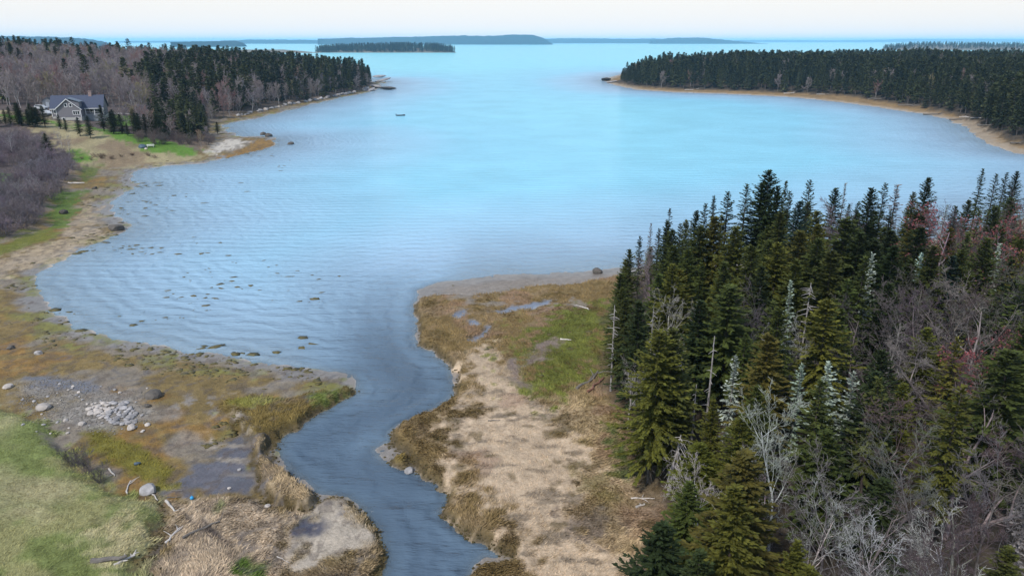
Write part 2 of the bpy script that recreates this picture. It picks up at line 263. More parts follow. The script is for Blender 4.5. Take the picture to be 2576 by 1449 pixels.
    put('', zone('strip1', 1, 3) * .9, GREEN * (.8 + .5 * n2)[:, None], 0, .6); put('', zone('strip2', 1, 3) * .85, (MOSS + GREEN) * .55, 0, .6); put('', zone('strip3', 1, 3) * .7, GREEN, 0, .5)
    return np.clip(c, .01, .9), np.clip(wet, 0, 1), veg

# ------------------------------------------------------------------ materials
MATS = {}
def nodes_of(name):
    m = bpy.data.materials.new(name); m.use_nodes = True; MATS[name] = m
    nt = m.node_tree; b = nt.nodes['Principled BSDF']; return m, nt, b
def lk(nt, a, b): nt.links.new(a, b)
def noise(nt, scale, detail=3, vec=None, rough=.55):
    n = nt.nodes.new('ShaderNodeTexNoise'); n.inputs['Scale'].default_value = scale; n.inputs['Detail'].default_value = detail; n.inputs['Roughness'].default_value = rough
    if vec is not None: lk(nt, vec, n.inputs['Vector'])
    return n.outputs['Fac']
def ramp(nt, val, a, b, lo, hi):
    m = nt.nodes.new('ShaderNodeMapRange'); lk(nt, val, m.inputs['Value'])
    for k, v in (('From Min', a), ('From Max', b), ('To Min', lo), ('To Max', hi)): m.inputs[k].default_value = v
    return m.outputs[0]
def mul(nt, a, b, op='MULTIPLY'):
    m = nt.nodes.new('ShaderNodeMath'); m.operation = op
    for i, v in enumerate((a, b)):
        if isinstance(v, (int, float)): m.inputs[i].default_value = v
        else: lk(nt, v, m.inputs[i])
    return m.outputs[0]
def cmul(nt, c, f):
    m = nt.nodes.new('ShaderNodeVectorMath'); m.operation = 'SCALE'
    if isinstance(c, tuple): m.inputs[0].default_value = c[:3]
    else: lk(nt, c, m.inputs[0])
    lk(nt, f, m.inputs['Scale']); return m.outputs[0]
def cmix(nt, f, a, b):
    m = nt.nodes.new('ShaderNodeMix'); m.data_type = 'RGBA'
    for i, v in ((0, f), (6, a), (7, b)):
        if isinstance(v, (int, float)): m.inputs[i].default_value = v
        elif isinstance(v, tuple): m.inputs[i].default_value = (*v[:3], 1)
        else: lk(nt, v, m.inputs[i])
    return m.outputs[2]
def attr(nt, name, out='Color', typ='GEOMETRY'):
    a = nt.nodes.new('ShaderNodeAttribute'); a.attribute_name = name; a.attribute_type = typ; return a.outputs[out]
def bump(nt, b, h, strength=.4, dist=.1):
    n = nt.nodes.new('ShaderNodeBump'); n.inputs['Strength'].default_value = strength; n.inputs['Distance'].default_value = dist
    lk(nt, h, n.inputs['Height']); lk(nt, n.outputs[0], b.inputs['Normal']); return n
def pos(nt):
    g = nt.nodes.new('ShaderNodeNewGeometry'); return g.outputs['Position']
def simple(name, c, rough=.8, var=.25, scale=3, spec=.3, bmp=.3, bdist=.03):
    m, nt, b = nodes_of(name); tc = nt.nodes.new('ShaderNodeTexCoord').outputs['Object']
    oi = nt.nodes.new('ShaderNodeObjectInfo').outputs['Random']
    f = mul(nt, ramp(nt, noise(nt, scale, 4, tc), .25, .75, 1 - var, 1 + var), ramp(nt, oi, 0, 1, 1 - var * .6, 1 + var * .6))
    lk(nt, cmul(nt, c, f), b.inputs['Base Color']); b.inputs['Roughness'].default_value = rough; b.inputs['Specular IOR Level'].default_value = spec
    if bmp: bump(nt, b, noise(nt, scale * 3, 3, tc), bmp, bdist)
    return m

m, nt, b = nodes_of('ground')
p = pos(nt); f = mul(nt, ramp(nt, noise(nt, 1.3, 5, p, .65), .25, .75, .72, 1.28), ramp(nt, noise(nt, 7, 3, p, .7), .25, .75, .7, 1.3))
lk(nt, cmul(nt, attr(nt, 'cover'), f), b.inputs['Base Color'])
wv = attr(nt, 'wet', 'Fac'); lk(nt, ramp(nt, wv, 0, 1, .95, .10), b.inputs['Roughness']); lk(nt, ramp(nt, wv, 0, 1, .15, .75), b.inputs['Specular IOR Level'])
bn = bump(nt, b, noise(nt, 3.5, 6, p, .7), .6, .18); lk(nt, ramp(nt, wv, 0, .9, .75, .04), bn.inputs['Strength'])

# water: body colour with sky brightness painted in, over the real bottom; opacity grows with depth, ripples as relief
m, nt, b = nodes_of('water'); nt.nodes.remove(b); out = nt.nodes['Material Output']
p = pos(nt); dep = attr(nt, 'depth', 'Fac'); of = attr(nt, 'off', 'Fac')
sx = nt.nodes.new('ShaderNodeMapping'); lk(nt, p, sx.inputs[0]); sx.inputs['Scale'].default_value = (.28, 1.0, 1); sx.inputs['Rotation'].default_value = (0, 0, R(8))
h1 = noise(nt, 1.9, 3, sx.outputs[0], .6); h2 = noise(nt, .55, 2, sx.outputs[0], .5)
wvn = nt.nodes.new('ShaderNodeTexWave'); wvn.wave_type = 'BANDS'; wvn.bands_direction = 'Y'; lk(nt, p, wvn.inputs['Vector'])
wvn.inputs['Scale'].default_value = .13; wvn.inputs['Distortion'].default_value = 5; wvn.inputs['Detail'].default_value = 2; wvn.inputs['Detail Scale'].default_value = .7
h3 = noise(nt, 5.5, 2, sx.outputs[0], .6)
hh = mul(nt, mul(nt, mul(nt, h1, .17), mul(nt, h3, .07), 'ADD'), mul(nt, mul(nt, h2, .22), mul(nt, wvn.outputs['Fac'], .06), 'ADD'), 'ADD')
ln = nt.nodes.new('ShaderNodeMath'); ln.operation = 'SINE'; lk(nt, mul(nt, mul(nt, of, 2.6), mul(nt, noise(nt, .35, 2, p), 9.0), 'ADD'), ln.inputs[0])
hh = mul(nt, hh, mul(nt, mul(nt, ln.outputs[0], .06), ramp(nt, of, 3, 45, 1, 0)), 'ADD')
bp = nt.nodes.new('ShaderNodeBump'); bp.inputs['Strength'].default_value = 1.0; bp.inputs['Distance'].default_value = 1.0; lk(nt, hh, bp.inputs['Height'])
body = nt.nodes.new('ShaderNodeBsdfDiffuse'); op = ramp(nt, dep, 0, 1.6, 0, 1)
cb = cmix(nt, ramp(nt, of, 12, 60, 0, 1), (.34, .51, .66), (.25, .56, .71)); cb = cmix(nt, ramp(nt, of, 45, 200, 0, 1), cb, (.26, .64, .73)); cb = cmix(nt, attr(nt, 'creek', 'Fac'), cb, (.085, .125, .172))  # brighter cyan offshore stands in for reflected sky; slate in the creek
lk(nt, cmul(nt, cb, ramp(nt, noise(nt, .05, 3, p), .3, .7, .93, 1.07)), body.inputs['Color'])
tr = nt.nodes.new('ShaderNodeBsdfTransparent'); tr.inputs['Color'].default_value = (.80, .90, .97, 1)
ms = nt.nodes.new('ShaderNodeMixShader'); 
ex = nt.nodes.new('ShaderNodeMath'); ex.operation = 'POWER'; ex.inputs[0].default_value = .002; lk(nt, dep, ex.inputs[1])
lk(nt, mul(nt, 1.0, mul(nt, ex.outputs[0], .68), 'SUBTRACT'), ms.inputs[0]); lk(nt, tr.outputs[0], ms.inputs[1]); lk(nt, body.outputs[0], ms.inputs[2])
gl = nt.nodes.new('ShaderNodeBsdfGlossy'); gl.inputs['Roughness'].default_value = .12; lk(nt, bp.outputs[0], body.inputs['Normal']); lk(nt, bp.outputs[0], gl.inputs['Normal'])
fr = nt.nodes.new('ShaderNodeFresnel'); fr.inputs['IOR'].default_value = 1.33; lk(nt, bp.outputs[0], fr.inputs['Normal'])
ms2 = nt.nodes.new('ShaderNodeMixShader'); lk(nt, mul(nt, fr.outputs[0], .45), ms2.inputs[0]); lk(nt, ms.outputs[0], ms2.inputs[1]); lk(nt, gl.outputs[0], ms2.inputs[2])
lk(nt, ms2.outputs[0], out.inputs['Surface'])

def foliage(name, c, var=.35, use_color=True):
    m, nt, b = nodes_of(name); oi = nt.nodes.new('ShaderNodeObjectInfo')
    base = oi.outputs['Color'] if use_color else cmix(nt, oi.outputs['Random'], tuple(v * .6 for v in c), tuple(v * q for v, q in zip(c, (2.0, 1.6, 1.15))))
    shade = ramp(nt, attr(nt, 'tone', 'Fac'), 0, 1, 1 - var, 1 + var)
    lk(nt, cmul(nt, base, shade), b.inputs['Base Color']); b.inputs['Roughness'].default_value = .75; b.inputs['Specular IOR Level'].default_value = .15
    return m
foliage('needles', (0, 0, 0)); foliage('far_needles', (.038, .054, .028), var=.5, use_color=False)
m, nt, b = nodes_of('bark_tint'); oi = nt.nodes.new('ShaderNodeObjectInfo'); tc = nt.nodes.new('ShaderNodeTexCoord').outputs['Object']
lk(nt, cmul(nt, oi.outputs['Color'], ramp(nt, noise(nt, 5, 4, tc), .3, .7, .65, 1.35)), b.inputs['Base Color']); b.inputs['Roughness'].default_value = .9; b.inputs['Specular IOR Level'].default_value = .1
def far_bark(name, c1, c2):
    m, nt, b = nodes_of(name); oi = nt.nodes.new('ShaderNodeObjectInfo')
    lk(nt, cmix(nt, oi.outputs['Random'], c1, c2), b.inputs['Base Color']); b.inputs['Roughness'].default_value = .9; b.inputs['Specular IOR Level'].default_value = .1

m, nt, b = nodes_of('far_twigs'); oi = nt.nodes.new('ShaderNodeObjectInfo'); cr_ = nt.nodes.new('ShaderNodeValToRGB'); lk(nt, oi.outputs['Random'], cr_.inputs[0]); el_ = cr_.color_ramp.elements
el_[0].color = (.19, .16, .175, 1); el_[1].position = 1.0; el_[1].color = (.27, .27, .12, 1)
for ps_, c_ in ((.45, (.31, .265, .26)), (.75, (.22, .185, .165)), (.90, (.27, .145, .145))): e_ = el_.new(ps_); e_.color = (*c_, 1)
lk(nt, cr_.outputs[0], b.inputs['Base Color']); b.inputs['Roughness'].default_value = .9; b.inputs['Specular IOR Level'].default_value = .1
far_bark('far_trunk', (.07, .06, .055), (.14, .12, .11)); far_bark('far_birch', (.12, .10, .09), (.38, .36, .35))
m, nt, b = nodes_of('covered'); f = attr(nt, 'tint'); lk(nt, f, b.inputs['Base Color']); b.inputs['Roughness'].default_value = .9; b.inputs['Specular IOR Level'].default_value = .1
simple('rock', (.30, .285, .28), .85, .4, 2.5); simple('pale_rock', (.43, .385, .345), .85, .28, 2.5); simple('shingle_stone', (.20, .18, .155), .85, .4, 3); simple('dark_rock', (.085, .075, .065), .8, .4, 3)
simple('peat', (.070, .056, .026), .95, .5, 3, .1); simple('weed', (.085, .068, .018), .55, .5, 4, .4); simple('driftwood', (.50, .46, .42), .8, .25, 5); simple('old_wood', (.14, .125, .11), .85, .3, 5); simple('red_soil', (.20, .10, .07), .95, .3, 3)
simple('siding', (.20, .19, .205), .8, .06, 6, bmp=0); simple('trim', (.75, .75, .75), .6, .05, bmp=0); simple('shingle', (.055, .065, .10), .85, .2, 6); simple('pale_shingle', (.15, .18, .22), .85, .2, 6)
simple('concrete', (.46, .45, .41), .9, .1); simple('brick', (.28, .20, .18), .9, .3, 10); simple('deck', (.26, .28, .30), .85, .15, 6); simple('shed_wall', (.36, .36, .37), .8, .12)
m, nt, b = nodes_of('glass'); b.inputs['Base Color'].default_value = (.02, .025, .03, 1); b.inputs['Roughness'].default_value = .08
simple('hull', (.035, .045, .06), .5, .15, 2, .5, 0); simple('car_paint', (.50, .52, .54), .3, .03, 2, .5, 0); simple('red_paint', (.12, .02, .03), .3, .05, 2, .5, 0); simple('tyre', (.02, .02, .02), .8, .1, 4, .3, 0)
simple('tarp', (.06, .09, .12), .5, .3, 2); simple('blue_plastic', (.03, .32, .62), .4, .05, 2, .5, 0); simple('white_paint', (.68, .68, .66), .6, .08, 3, .3, 0); simple('yellow_paint', (.55, .35, .05), .6, .1, 3, .3, 0); simple('buds', (.23, .075, .08), .8, .3, 2, .1, 0); simple('gravel_drive', (.40, .38, .37), .95, .2, 4)

# ------------------------------------------------------------------ object helpers
def mesh_np(name, verts, faces, mat, attrs=None, smooth=False):
    me = bpy.data.meshes.new(name); verts = np.asarray(verts, np.float32); faces = np.asarray(faces, np.int32); k = faces.shape[1]
    me.vertices.add(len(verts)); me.vertices.foreach_set('co', verts.ravel())
    me.loops.add(faces.size); me.loops.foreach_set('vertex_index', faces.ravel())
    me.polygons.add(len(faces)); me.polygons.foreach_set('loop_start', np.arange(0, faces.size, k, dtype=np.int32)); me.polygons.foreach_set('loop_total', np.full(len(faces), k, np.int32))
    if smooth: me.polygons.foreach_set('use_smooth', np.ones(len(faces), bool))
    for an, arr in (attrs or {}).items():
        if arr.ndim == 2:
            a = me.attributes.new(an, 'FLOAT_COLOR', 'POINT'); a.data.foreach_set('color', np.hstack([arr, np.ones((len(arr), 1))]).astype(np.float32).ravel())
        else:
            a = me.attributes.new(an, 'FLOAT', 'POINT'); a.data.foreach_set('value', arr.astype(np.float32))
    me.update(); me.validate()
    if mat: me.materials.append(MATS[mat])
    return me
def ob(name, me, parent=None, loc=None, rot=None, scale=None):
    o = bpy.data.objects.new(name, me); C.objects.link(o); o.parent = parent
    if loc is not None: o.location = loc
    if rot is not None: o.rotation_euler = rot
    if scale is not None: o.scale = scale
    return o
def tag(o, label, cat, group=None):
    o['label'] = label; o['category'] = cat
    if group: o['group'] = group
    return o
def empty(name, label, cat, group=None, loc=(0, 0, 0), rz=0, s=1):
    e = ob(name, None, None, loc, (0, 0, rz), (s, s, s) if not isinstance(s, tuple) else s); e.empty_display_size = .3
    return tag(e, label, cat, group)
class MB:
    def __init__(s): s.b = bmesh.new()
    def box(s, x0, x1, y0, y1, z0, z1):
        v = [s.b.verts.new(q) for q in ((x0, y0, z0), (x1, y0, z0), (x1, y1, z0), (x0, y1, z0), (x0, y0, z1), (x1, y0, z1), (x1, y1, z1), (x0, y1, z1))]
        for f in ((0, 3, 2, 1), (4, 5, 6, 7), (0, 1, 5, 4), (1, 2, 6, 5), (2, 3, 7, 6), (3, 0, 4, 7)): s.b.faces.new([v[i] for i in f])
        return s
    def prism(s, poly, axis, a, c):
        """polygon in the two other axes, extruded along axis from a to c"""
        def pt(u, w, t): return {'x': (t, u, w), 'y': (u, t, w), 'z': (u, w, t)}[axis]
        A = [s.b.verts.new(pt(u, w, a)) for u, w in poly]; B = [s.b.verts.new(pt(u, w, c)) for u, w in poly]; n = len(poly)
        s.b.faces.new(A); s.b.faces.new(B[::-1])
        for i in range(n): s.b.faces.new([A[i], B[i], B[(i + 1) % n], A[(i + 1) % n]])
        return s
    def slab(s, q, t):
        """quad q (4 points) thickened by t along its normal"""
        q = [Vector(a) for a in q]; n = (q[1] - q[0]).cross(q[2] - q[0]).normalized() * t
        A = [s.b.verts.new(a) for a in q]; B = [s.b.verts.new(a + n) for a in q]; s.b.faces.new(A[::-1]); s.b.faces.new(B)
        for i in range(4): s.b.faces.new([A[i], A[(i + 1) % 4], B[(i + 1) % 4], B[i]])
        return s
    def tube(s, pts, rad, n=6):
        pts = [Vector(a) for a in pts]; rings = []
        for i, a in enumerate(pts):
            d = (pts[min(i + 1, len(pts) - 1)] - pts[max(i - 1, 0)]).normalized(); u = d.orthogonal().normalized(); w = d.cross(u)
            r = rad[i] if isinstance(rad, (list, tuple)) else rad
            rings.append([s.b.verts.new(a + (u * math.cos(t) + w * math.sin(t)) * r) for t in [2 * math.pi * k / n for k in range(n)]])
        for i in range(len(rings) - 1):
            for k in range(n): s.b.faces.new([rings[i][k], rings[i][(k + 1) % n], rings[i + 1][(k + 1) % n], rings[i + 1][k]])
        s.b.faces.new(rings[0][::-1]); s.b.faces.new(rings[-1]); return s
    def build(s, name, mat, parent=None, smooth=False, **kw):
        bmesh.ops.recalc_face_normals(s.b, faces=s.b.faces[:]); me = bpy.data.meshes.new(name); s.b.to_mesh(me); s.b.free()
        if smooth:
            for f in me.polygons: f.use_smooth = True
        me.materials.append(MATS[mat]); return ob(name, me, parent, **kw)

# ------------------------------------------------------------------ ground sheet (polar grid, finest where the land is nearest)
def polar(azs, rs):
    A, Rr = np.meshgrid(azs, rs); x = (np.sin(A) * Rr).ravel(); y = (np.cos(A) * Rr).ravel()
    na, nr = len(azs), len(rs); i = np.arange(nr - 1)[:, None] * na + np.arange(na)[None, :]; j = np.arange(nr - 1)[:, None] * na + (np.arange(na)[None, :] + 1) % na
    f = np.stack([i, j, j + na, i + na], -1).reshape(-1, 4)
    return x, y, f
def grow(a, b, k): return a * (1 + k) ** np.arange(int(math.log(b / a) / math.log(1 + k)))
az = np.concatenate([np.linspace(-R(46), R(46), 760), np.linspace(R(46), R(314), 44)[1:-1]])
rs = np.concatenate([[.5, 6, 14], grow(22, 33, .03), grow(33, 150, .0047), grow(150, 1000, .0105), grow(1000, 30000, .12), [30000]])
x, y, f = polar(az, rs)
T = terrain(x, y, True); cc, wet, veg = cover(x, y, T); hz = T[0].copy()
for k in POOLS:
    q = sdf(Z[k], T[10], T[11], 6); hz = np.where(q > -.6, hz * (1 - sstep(-.6, .1, q)) + .62 * sstep(-.6, .1, q), hz)
g = ob('ground', mesh_np('ground', np.stack([x, y, hz], 1), f, 'ground', dict(cover=cc, wet=wet), True)); g['kind'] = 'structure'
AZG, RSG, HG = az[:760].copy(), rs.copy(), hz.reshape(len(rs), len(az))[:, :760].copy()
def th(x, y):                                   # quick look-up of the sheet just built
    a = math.atan2(x, y); r_ = math.hypot(x, y)
    if abs(a) >= R(45.9) or r_ < 15 or r_ > 20000: return float(terrain(np.array([x]), np.array([y]))[0])
    fa = (a - AZG[0]) / (AZG[1] - AZG[0]); ia = int(fa); fa -= ia; ir = int(np.searchsorted(RSG, r_)) - 1; fr_ = (r_ - RSG[ir]) / (RSG[ir + 1] - RSG[ir])
    h = HG[ir:ir + 2, ia:ia + 2]; return float((h[0, 0] * (1 - fa) + h[0, 1] * fa) * (1 - fr_) + (h[1, 0] * (1 - fa) + h[1, 1] * fa) * fr_)
# water sheet
az = np.concatenate([np.linspace(-R(46), R(46), 350), np.linspace(R(46), R(314), 40)[1:-1]])
rs = np.concatenate([[.5, 8, 16], grow(22, 200, .007), grow(200, 1200, .025), grow(1200, 30000, .15), [30000]])
x, y, f = polar(az, rs); TW = terrain(x, y, True); depth = np.clip(-TW[0], 0, 8); off = np.clip(-TW[1], 0, 600); creek = np.exp(-(TW[4] / 8.0) ** 2) * sstep(118, 60, y)
wsh = ob('sea', mesh_np('sea', np.stack([x, y, np.zeros_like(x)], 1), f, 'water', dict(depth=depth, off=off, creek=creek), True)); wsh['kind'] = 'structure'

# ------------------------------------------------------------------ tree meshes
def tubes(segs, sides):
    s = np.array(segs, float); p0, p1, r0, r1 = s[:, :3], s[:, 3:6], s[:, 6:7], s[:, 7:8]
    d = p1 - p0; d /= np.linalg.norm(d, axis=1, keepdims=True) + 1e-9
    ref = np.where(np.abs(d[:, 2:3]) < .9, np.array([[0, 0, 1.0]]), np.array([[1.0, 0, 0]])); u = np.cross(d, ref); u /= np.linalg.norm(u, axis=1, keepdims=True) + 1e-9; w = np.cross(d, u)
    V = []
    for k in range(sides):
        a = 2 * math.pi * k / sides; o = u * math.cos(a) + w * math.sin(a); V.append(p0 + o * r0); V.append(p1 + o * r1)
    V = np.stack(V, 1); n = len(s); base = np.arange(n)[:, None] * (2 * sides)
    F = [np.stack([base[:, 0] + 2 * k, base[:, 0] + 2 * ((k + 1) % sides), base[:, 0] + 2 * ((k + 1) % sides) + 1, base[:, 0] + 2 * k + 1], 1) for k in range(sides)]
    return V.reshape(-1, 3), np.concatenate(F)
def kites(P0, D, N, L, W):
    """flat leaf-shaped quads: base, side, tip, side"""
    S = np.cross(D, N); S /= np.linalg.norm(S, axis=1, keepdims=True) + 1e-9
    V = np.stack([P0, P0 + D * (L * .45)[:, None] + S * W[:, None], P0 + D * L[:, None], P0 + D * (L * .45)[:, None] - S * W[:, None]], 1)
    n = len(P0); return V.reshape(-1, 3), np.arange(n * 4).reshape(n, 4)
def unit(v): return v / (np.linalg.norm(v, axis=-1, keepdims=True) + 1e-9)
def spruce(name, seed, Rm, base, nb, sp, size, bare=0.0, lo=False, broken=False, mats=('bark_tint', 'needles')):
    r = np.random.default_rng(seed); H = 12.0; P0 = []; D = []; N = []; L = []; W = []; tone = []; segs = []
    lean = r.normal(0, .012, 2)
    gaps = r.uniform(0, 1, 24) < bare
    for i in range(nb):
        t = base + (1 - base) * ((i + r.uniform(0, .8)) / nb) ** .92; t = min(t, .995)
        q = 1 - (t - base) / (1 - base); a = i * 2.39996 + r.uniform(-.5, .5); z = t * H
        ll = (Rm * 1.2 * q ** .66 * r.uniform(.35, 1.2) * (1 - .25 * (q > .85))) + .14
        if gaps[int((t * 3 + a / 6.283) * 8) % 24]: ll *= .35
        e = math.radians(32 - 52 * q + r.uniform(-16, 16)); bx, by = math.cos(a), math.sin(a); bt = r.normal(0, .22)
        cx, cy = lean[0] * z, lean[1] * z
        def pt(s): return np.array([cx + bx * s * ll * math.cos(e), cy + by * s * ll * math.cos(e), z + ll * (s * math.sin(e) + .16 * s * s - .12 * s)])
        if not lo or bare > .3: segs.append((*pt(0), *pt(.9), .028 * (ll / 2 + .4), .008))
        ns = max(3, int(sp * (ll / Rm) ** .8 + 1))
        for k in range(ns):
            s = .12 + .88 * (k + r.uniform(0, .9)) / ns
            if r.uniform() < bare * .75: continue
            for sd_ in (-1, 1):
                lat = np.array([-by * sd_, bx * sd_, 0]); fw = np.array([bx * math.cos(e), by * math.cos(e), math.sin(e)])
                d = fw * r.uniform(.45, 1.0) + lat * r.uniform(.25, .9) * (1.1 - .6 * s) + np.array([0, 0, r.uniform(-.35, .18)])
                P0.append(pt(s) - fw * .05); D.append(d); N.append((r.normal(0, .45), r.normal(0, .45), 1)); l = size * r.uniform(.7, 1.35) * (.72 + .3 * q); L.append(l); W.append(l * r.uniform(.17, .30)); tone.append(np.clip(.5 + bt + r.normal(0, .18), 0, 1))
    # leader
    for k in range(5 if not broken else 0):
        P0.append((lean[0] * H, lean[1] * H, H * (.955 + .008 * k))); D.append((r.normal(0, .35), r.normal(0, .35), 1)); N.append((1, r.normal(), 0)); L.append(size * 1.1); W.append(size * .16); tone.append(.6)
    V, F = kites(np.array(P0), unit(np.array(D, float)), unit(np.array(N, float)), np.array(L), np.array(W)); tn = np.repeat(tone, 4)
    if segs and not lo:
        V2, F2 = tubes(segs, 3); F = np.concatenate([F, F2 + len(V)]); V = np.concatenate([V, V2]); tn = np.concatenate([tn, np.full(len(V2), .1)])
    crown = mesh_np(name + '_crown', V, F, mats[1], dict(tone=tn))
    ts = [(lean[0] * H * a, lean[1] * H * a, H * a - (.4 if a == 0 else 0), lean[0] * H * b2, lean[1] * H * b2, H * b2, .17 * (1 - a) + .02, .17 * (1 - b2) + .015) for a, b2 in ((0, .3), (.3, .6), (.6, .97))]
    for k in range(0 if lo else 34):      # dead lower branches
        z = r.uniform(.06, max(base + .12, .3)) * H; a = r.uniform(0, 6.28); l = r.uniform(.4, 1.5); ts.append((0, 0, z, math.cos(a) * l, math.sin(a) * l, z + r.uniform(-.35, .2), .022, .008))
    V, F = tubes(ts, 5 if not lo else 4); trunk = mesh_np(name + '_trunk', V, F, mats[0])
    return trunk, crown
def bare_tree(name, seed, H=11.0, nl=(9, 6, 5, 3), spread=.75, rad=.13, twig=.011, stems=1, levels=4, mats=('bark_tint', 'bark_tint'), buds=False, first=.28):
    r = np.random.default_rng(seed); A = []; B = []; tips = []
    def grow_(p, d, l, rd, lev):
        n = (6, 5, 4, 3, 2)[lev]; pts = [p]; dd = d.copy()
        for k in range(n):
            dd = unit(dd + r.normal(0, .10 + .05 * lev, 3) + np.array([0, 0, .07 if lev else .02])); q = pts[-1] + dd * l / n; pts.append(q)
            ra = rd * (1 - .78 * k / n); rb = rd * (1 - .78 * (k + 1) / n); (A if lev == 0 or (lev == 1 and k < 2) else B).append((*pts[-2], *q, max(ra, twig * .8), max(rb, twig * .6)))
        if lev >= levels: tips.append(pts[-1]); return
        m = nl[lev]; m = max(2, int(round(m * r.uniform(.75, 1.25))))
        for j in range(m):
            s = (first if lev == 0 else .18) + (1 - (first if lev == 0 else .18)) * (j + r.uniform(.1, .9)) / m; s = min(s, .99)
            i = int(s * n); fpos = pts[i] + (pts[i + 1] - pts[i]) * (s * n - i); dirn = unit(pts[i + 1] - pts[i])
            perp = unit(np.cross(dirn, r.normal(0, 1, 3))); ang = r.uniform(.55, 1.05) * spread
            nd = unit(dirn * math.cos(ang) + perp * math.sin(ang)); cl = l * ((.62 if lev == 0 else .55) * r.uniform(.7, 1.15)) * (1 - .45 * s)
            grow_(fpos, nd, max(cl, .25), max(rd * (1 - .78 * s) * .62, twig), lev + 1)
    for k in range(stems):
        a = 2 * math.pi * k / stems + r.uniform(-.5, .5); tl = 0 if stems == 1 else r.uniform(.15, .5)
        grow_(np.array([math.cos(a) * .12 * (stems > 1), math.sin(a) * .12 * (stems > 1), -.35]), unit(np.array([math.cos(a) * tl, math.sin(a) * tl, 1.0])), H * (.82 if stems == 1 else r.uniform(.6, .9)), rad, 0)
    V, F = tubes(A, 5); tr_ = mesh_np(name + '_trunk', V, F, mats[0]); V, F = tubes(B, 3); cr = mesh_np(name + '_crown', V, F, mats[1])
    if not buds: return tr_, cr
    t = np.repeat(np.array(tips), 2, 0) + r.normal(0, .10, (len(tips) * 2, 3)); n = len(t)
    V, F = kites(t, unit(r.normal(0, 1, (n, 3))), unit(r.normal(0, 1, (n, 3))), r.uniform(.10, .20, n), r.uniform(.03, .06, n)); return tr_, cr, mesh_np(name + '_buds', V, F, 'buds')
NEAR_S = [spruce('spruce_near', 100 + i, Rm, base, int(nb * 1.7), int(sp * 1.9), .30, bare=bb) for i, (Rm, base, nb, sp, bb) in enumerate([(2.3, .16, 170, 12, .0), (1.9, .22, 160, 11, .04), (2.5, .10, 180, 13, 0), (2.1, .30, 150, 11, .06), (2.7, .2, 175, 13, .03)])]
THIN_S = [spruce('spruce_thin', 130 + i, Rm, base, 135, 12, .32, bare=bb) for i, (Rm, base, bb) in enumerate([(1.35, .32, .1), (1.15, .42, .22), (1.5, .25, .10)])]
DEAD_S = [spruce('spruce_dead', 150 + i, Rm, base, 120, 9, .34, bare=.35) for i, (Rm, base) in enumerate([(1.2, .2), (1.0, .3), (1.45, .25)])]
FAR_S = [spruce('spruce_far', 170 + i, Rm, base, 95, 6, .85, lo=True, mats=('far_trunk', 'far_needles')) for i, (Rm, base) in enumerate([(2.1, .16), (1.8, .25), (2.6, .12), (1.5, .32)])]
BIRCH = [bare_tree('birch', 200 + i, nl=(10, 6, 5, 3), spread=.85, rad=.10, twig=.010) for i in range(3)]
MAPLE = [bare_tree('maple', 220 + i, H=10, nl=(8, 6, 5, 3), spread=1.0, rad=.12, stems=2, twig=.012, buds=True) for i in range(2)]
FAR_B = [bare_tree('bare_far', 240 + i, H=11, nl=(11, 7, 5, 2), spread=.75, rad=.13, twig=.042, levels=3, first=.2, mats=('far_birch', 'far_twigs')) for i in range(4)]
SHRUB = [bare_tree('shrub', 260 + i, H=3.0, nl=(6, 5, 4, 2), spread=.8, rad=.03, twig=.010, stems=7, levels=3, first=.12) for i in range(3)]

TREES = []           # (x, y) of everything planted, for spacing
def plant(kind, meshes, x, y, H, wid, colr, barkc, label, cat, group, nat=12.0, rz=None, tilt=(0, 0), names=('trunk', 'crown', 'red_buds'), z=None):
    z = th(x, y) if z is None else z; s = H / nat
    e = empty(kind, label, cat, group, (x, y, z - .05), random.uniform(0, 6.28) if rz is None else rz, (s * wid, s * wid * random.uniform(.85, 1.12), s)); e.rotation_euler[0] = tilt[0]; e.rotation_euler[1] = tilt[1]
    for nm, me, cl in zip(names, meshes if 'red' in label.split() or 'red-budded' in label else meshes[:2], (barkc, colr, colr)):
        o = ob(nm, me, e); o.color = (*cl, 1)
    TREES.append((x, y)); return e
def jit(c, a=.25): k = random.uniform(1 - a, 1 + a); return tuple(v * k * random.uniform(.93, 1.07) for v in c)
DARK = (.027, .039, .012); DGRN = (.054, .067, .015); YGRN = (.090, .091, .015); BRWN = (.088, .076, .017); BLUE = (.022, .040, .030); LICH = (.27, .33, .28); GREYB = (.15, .14, .135); PALEB = (.40, .38, .36); BARK = (.085, .070, .060)
ORD = ['leftmost', 'second', 'third', 'fourth', 'fifth', 'sixth', 'seventh', 'eighth', 'ninth', 'tenth', 'eleventh', 'twelfth', 'thirteenth', 'fourteenth', 'fifteenth', 'sixteenth', 'seventeenth', 'eighteenth', 'nineteenth', 'twentieth', '21st', '22nd', '23rd', '24th', '25th', '26th', '27th', '28th', '29th', '30th', '31st', '32nd']
def ordl(i): return ORD[i] if i == 0 else ORD[i] + ' from the left'
def a3(zx, zy): return (1459.8 + zx * .4334, 412.2 + zy * .4334)
def a4(zx, zy): return (1459.8 + zx * .4334, 858.7 + zy * .4334)
def from_top(px, py, H):
    z = 1.8
    for _ in range(4):
        x, y = gp(px, py, z + H); z = th(x, y)
    return x, y
G_GROVE = 'trees of the near grove right of the creek'
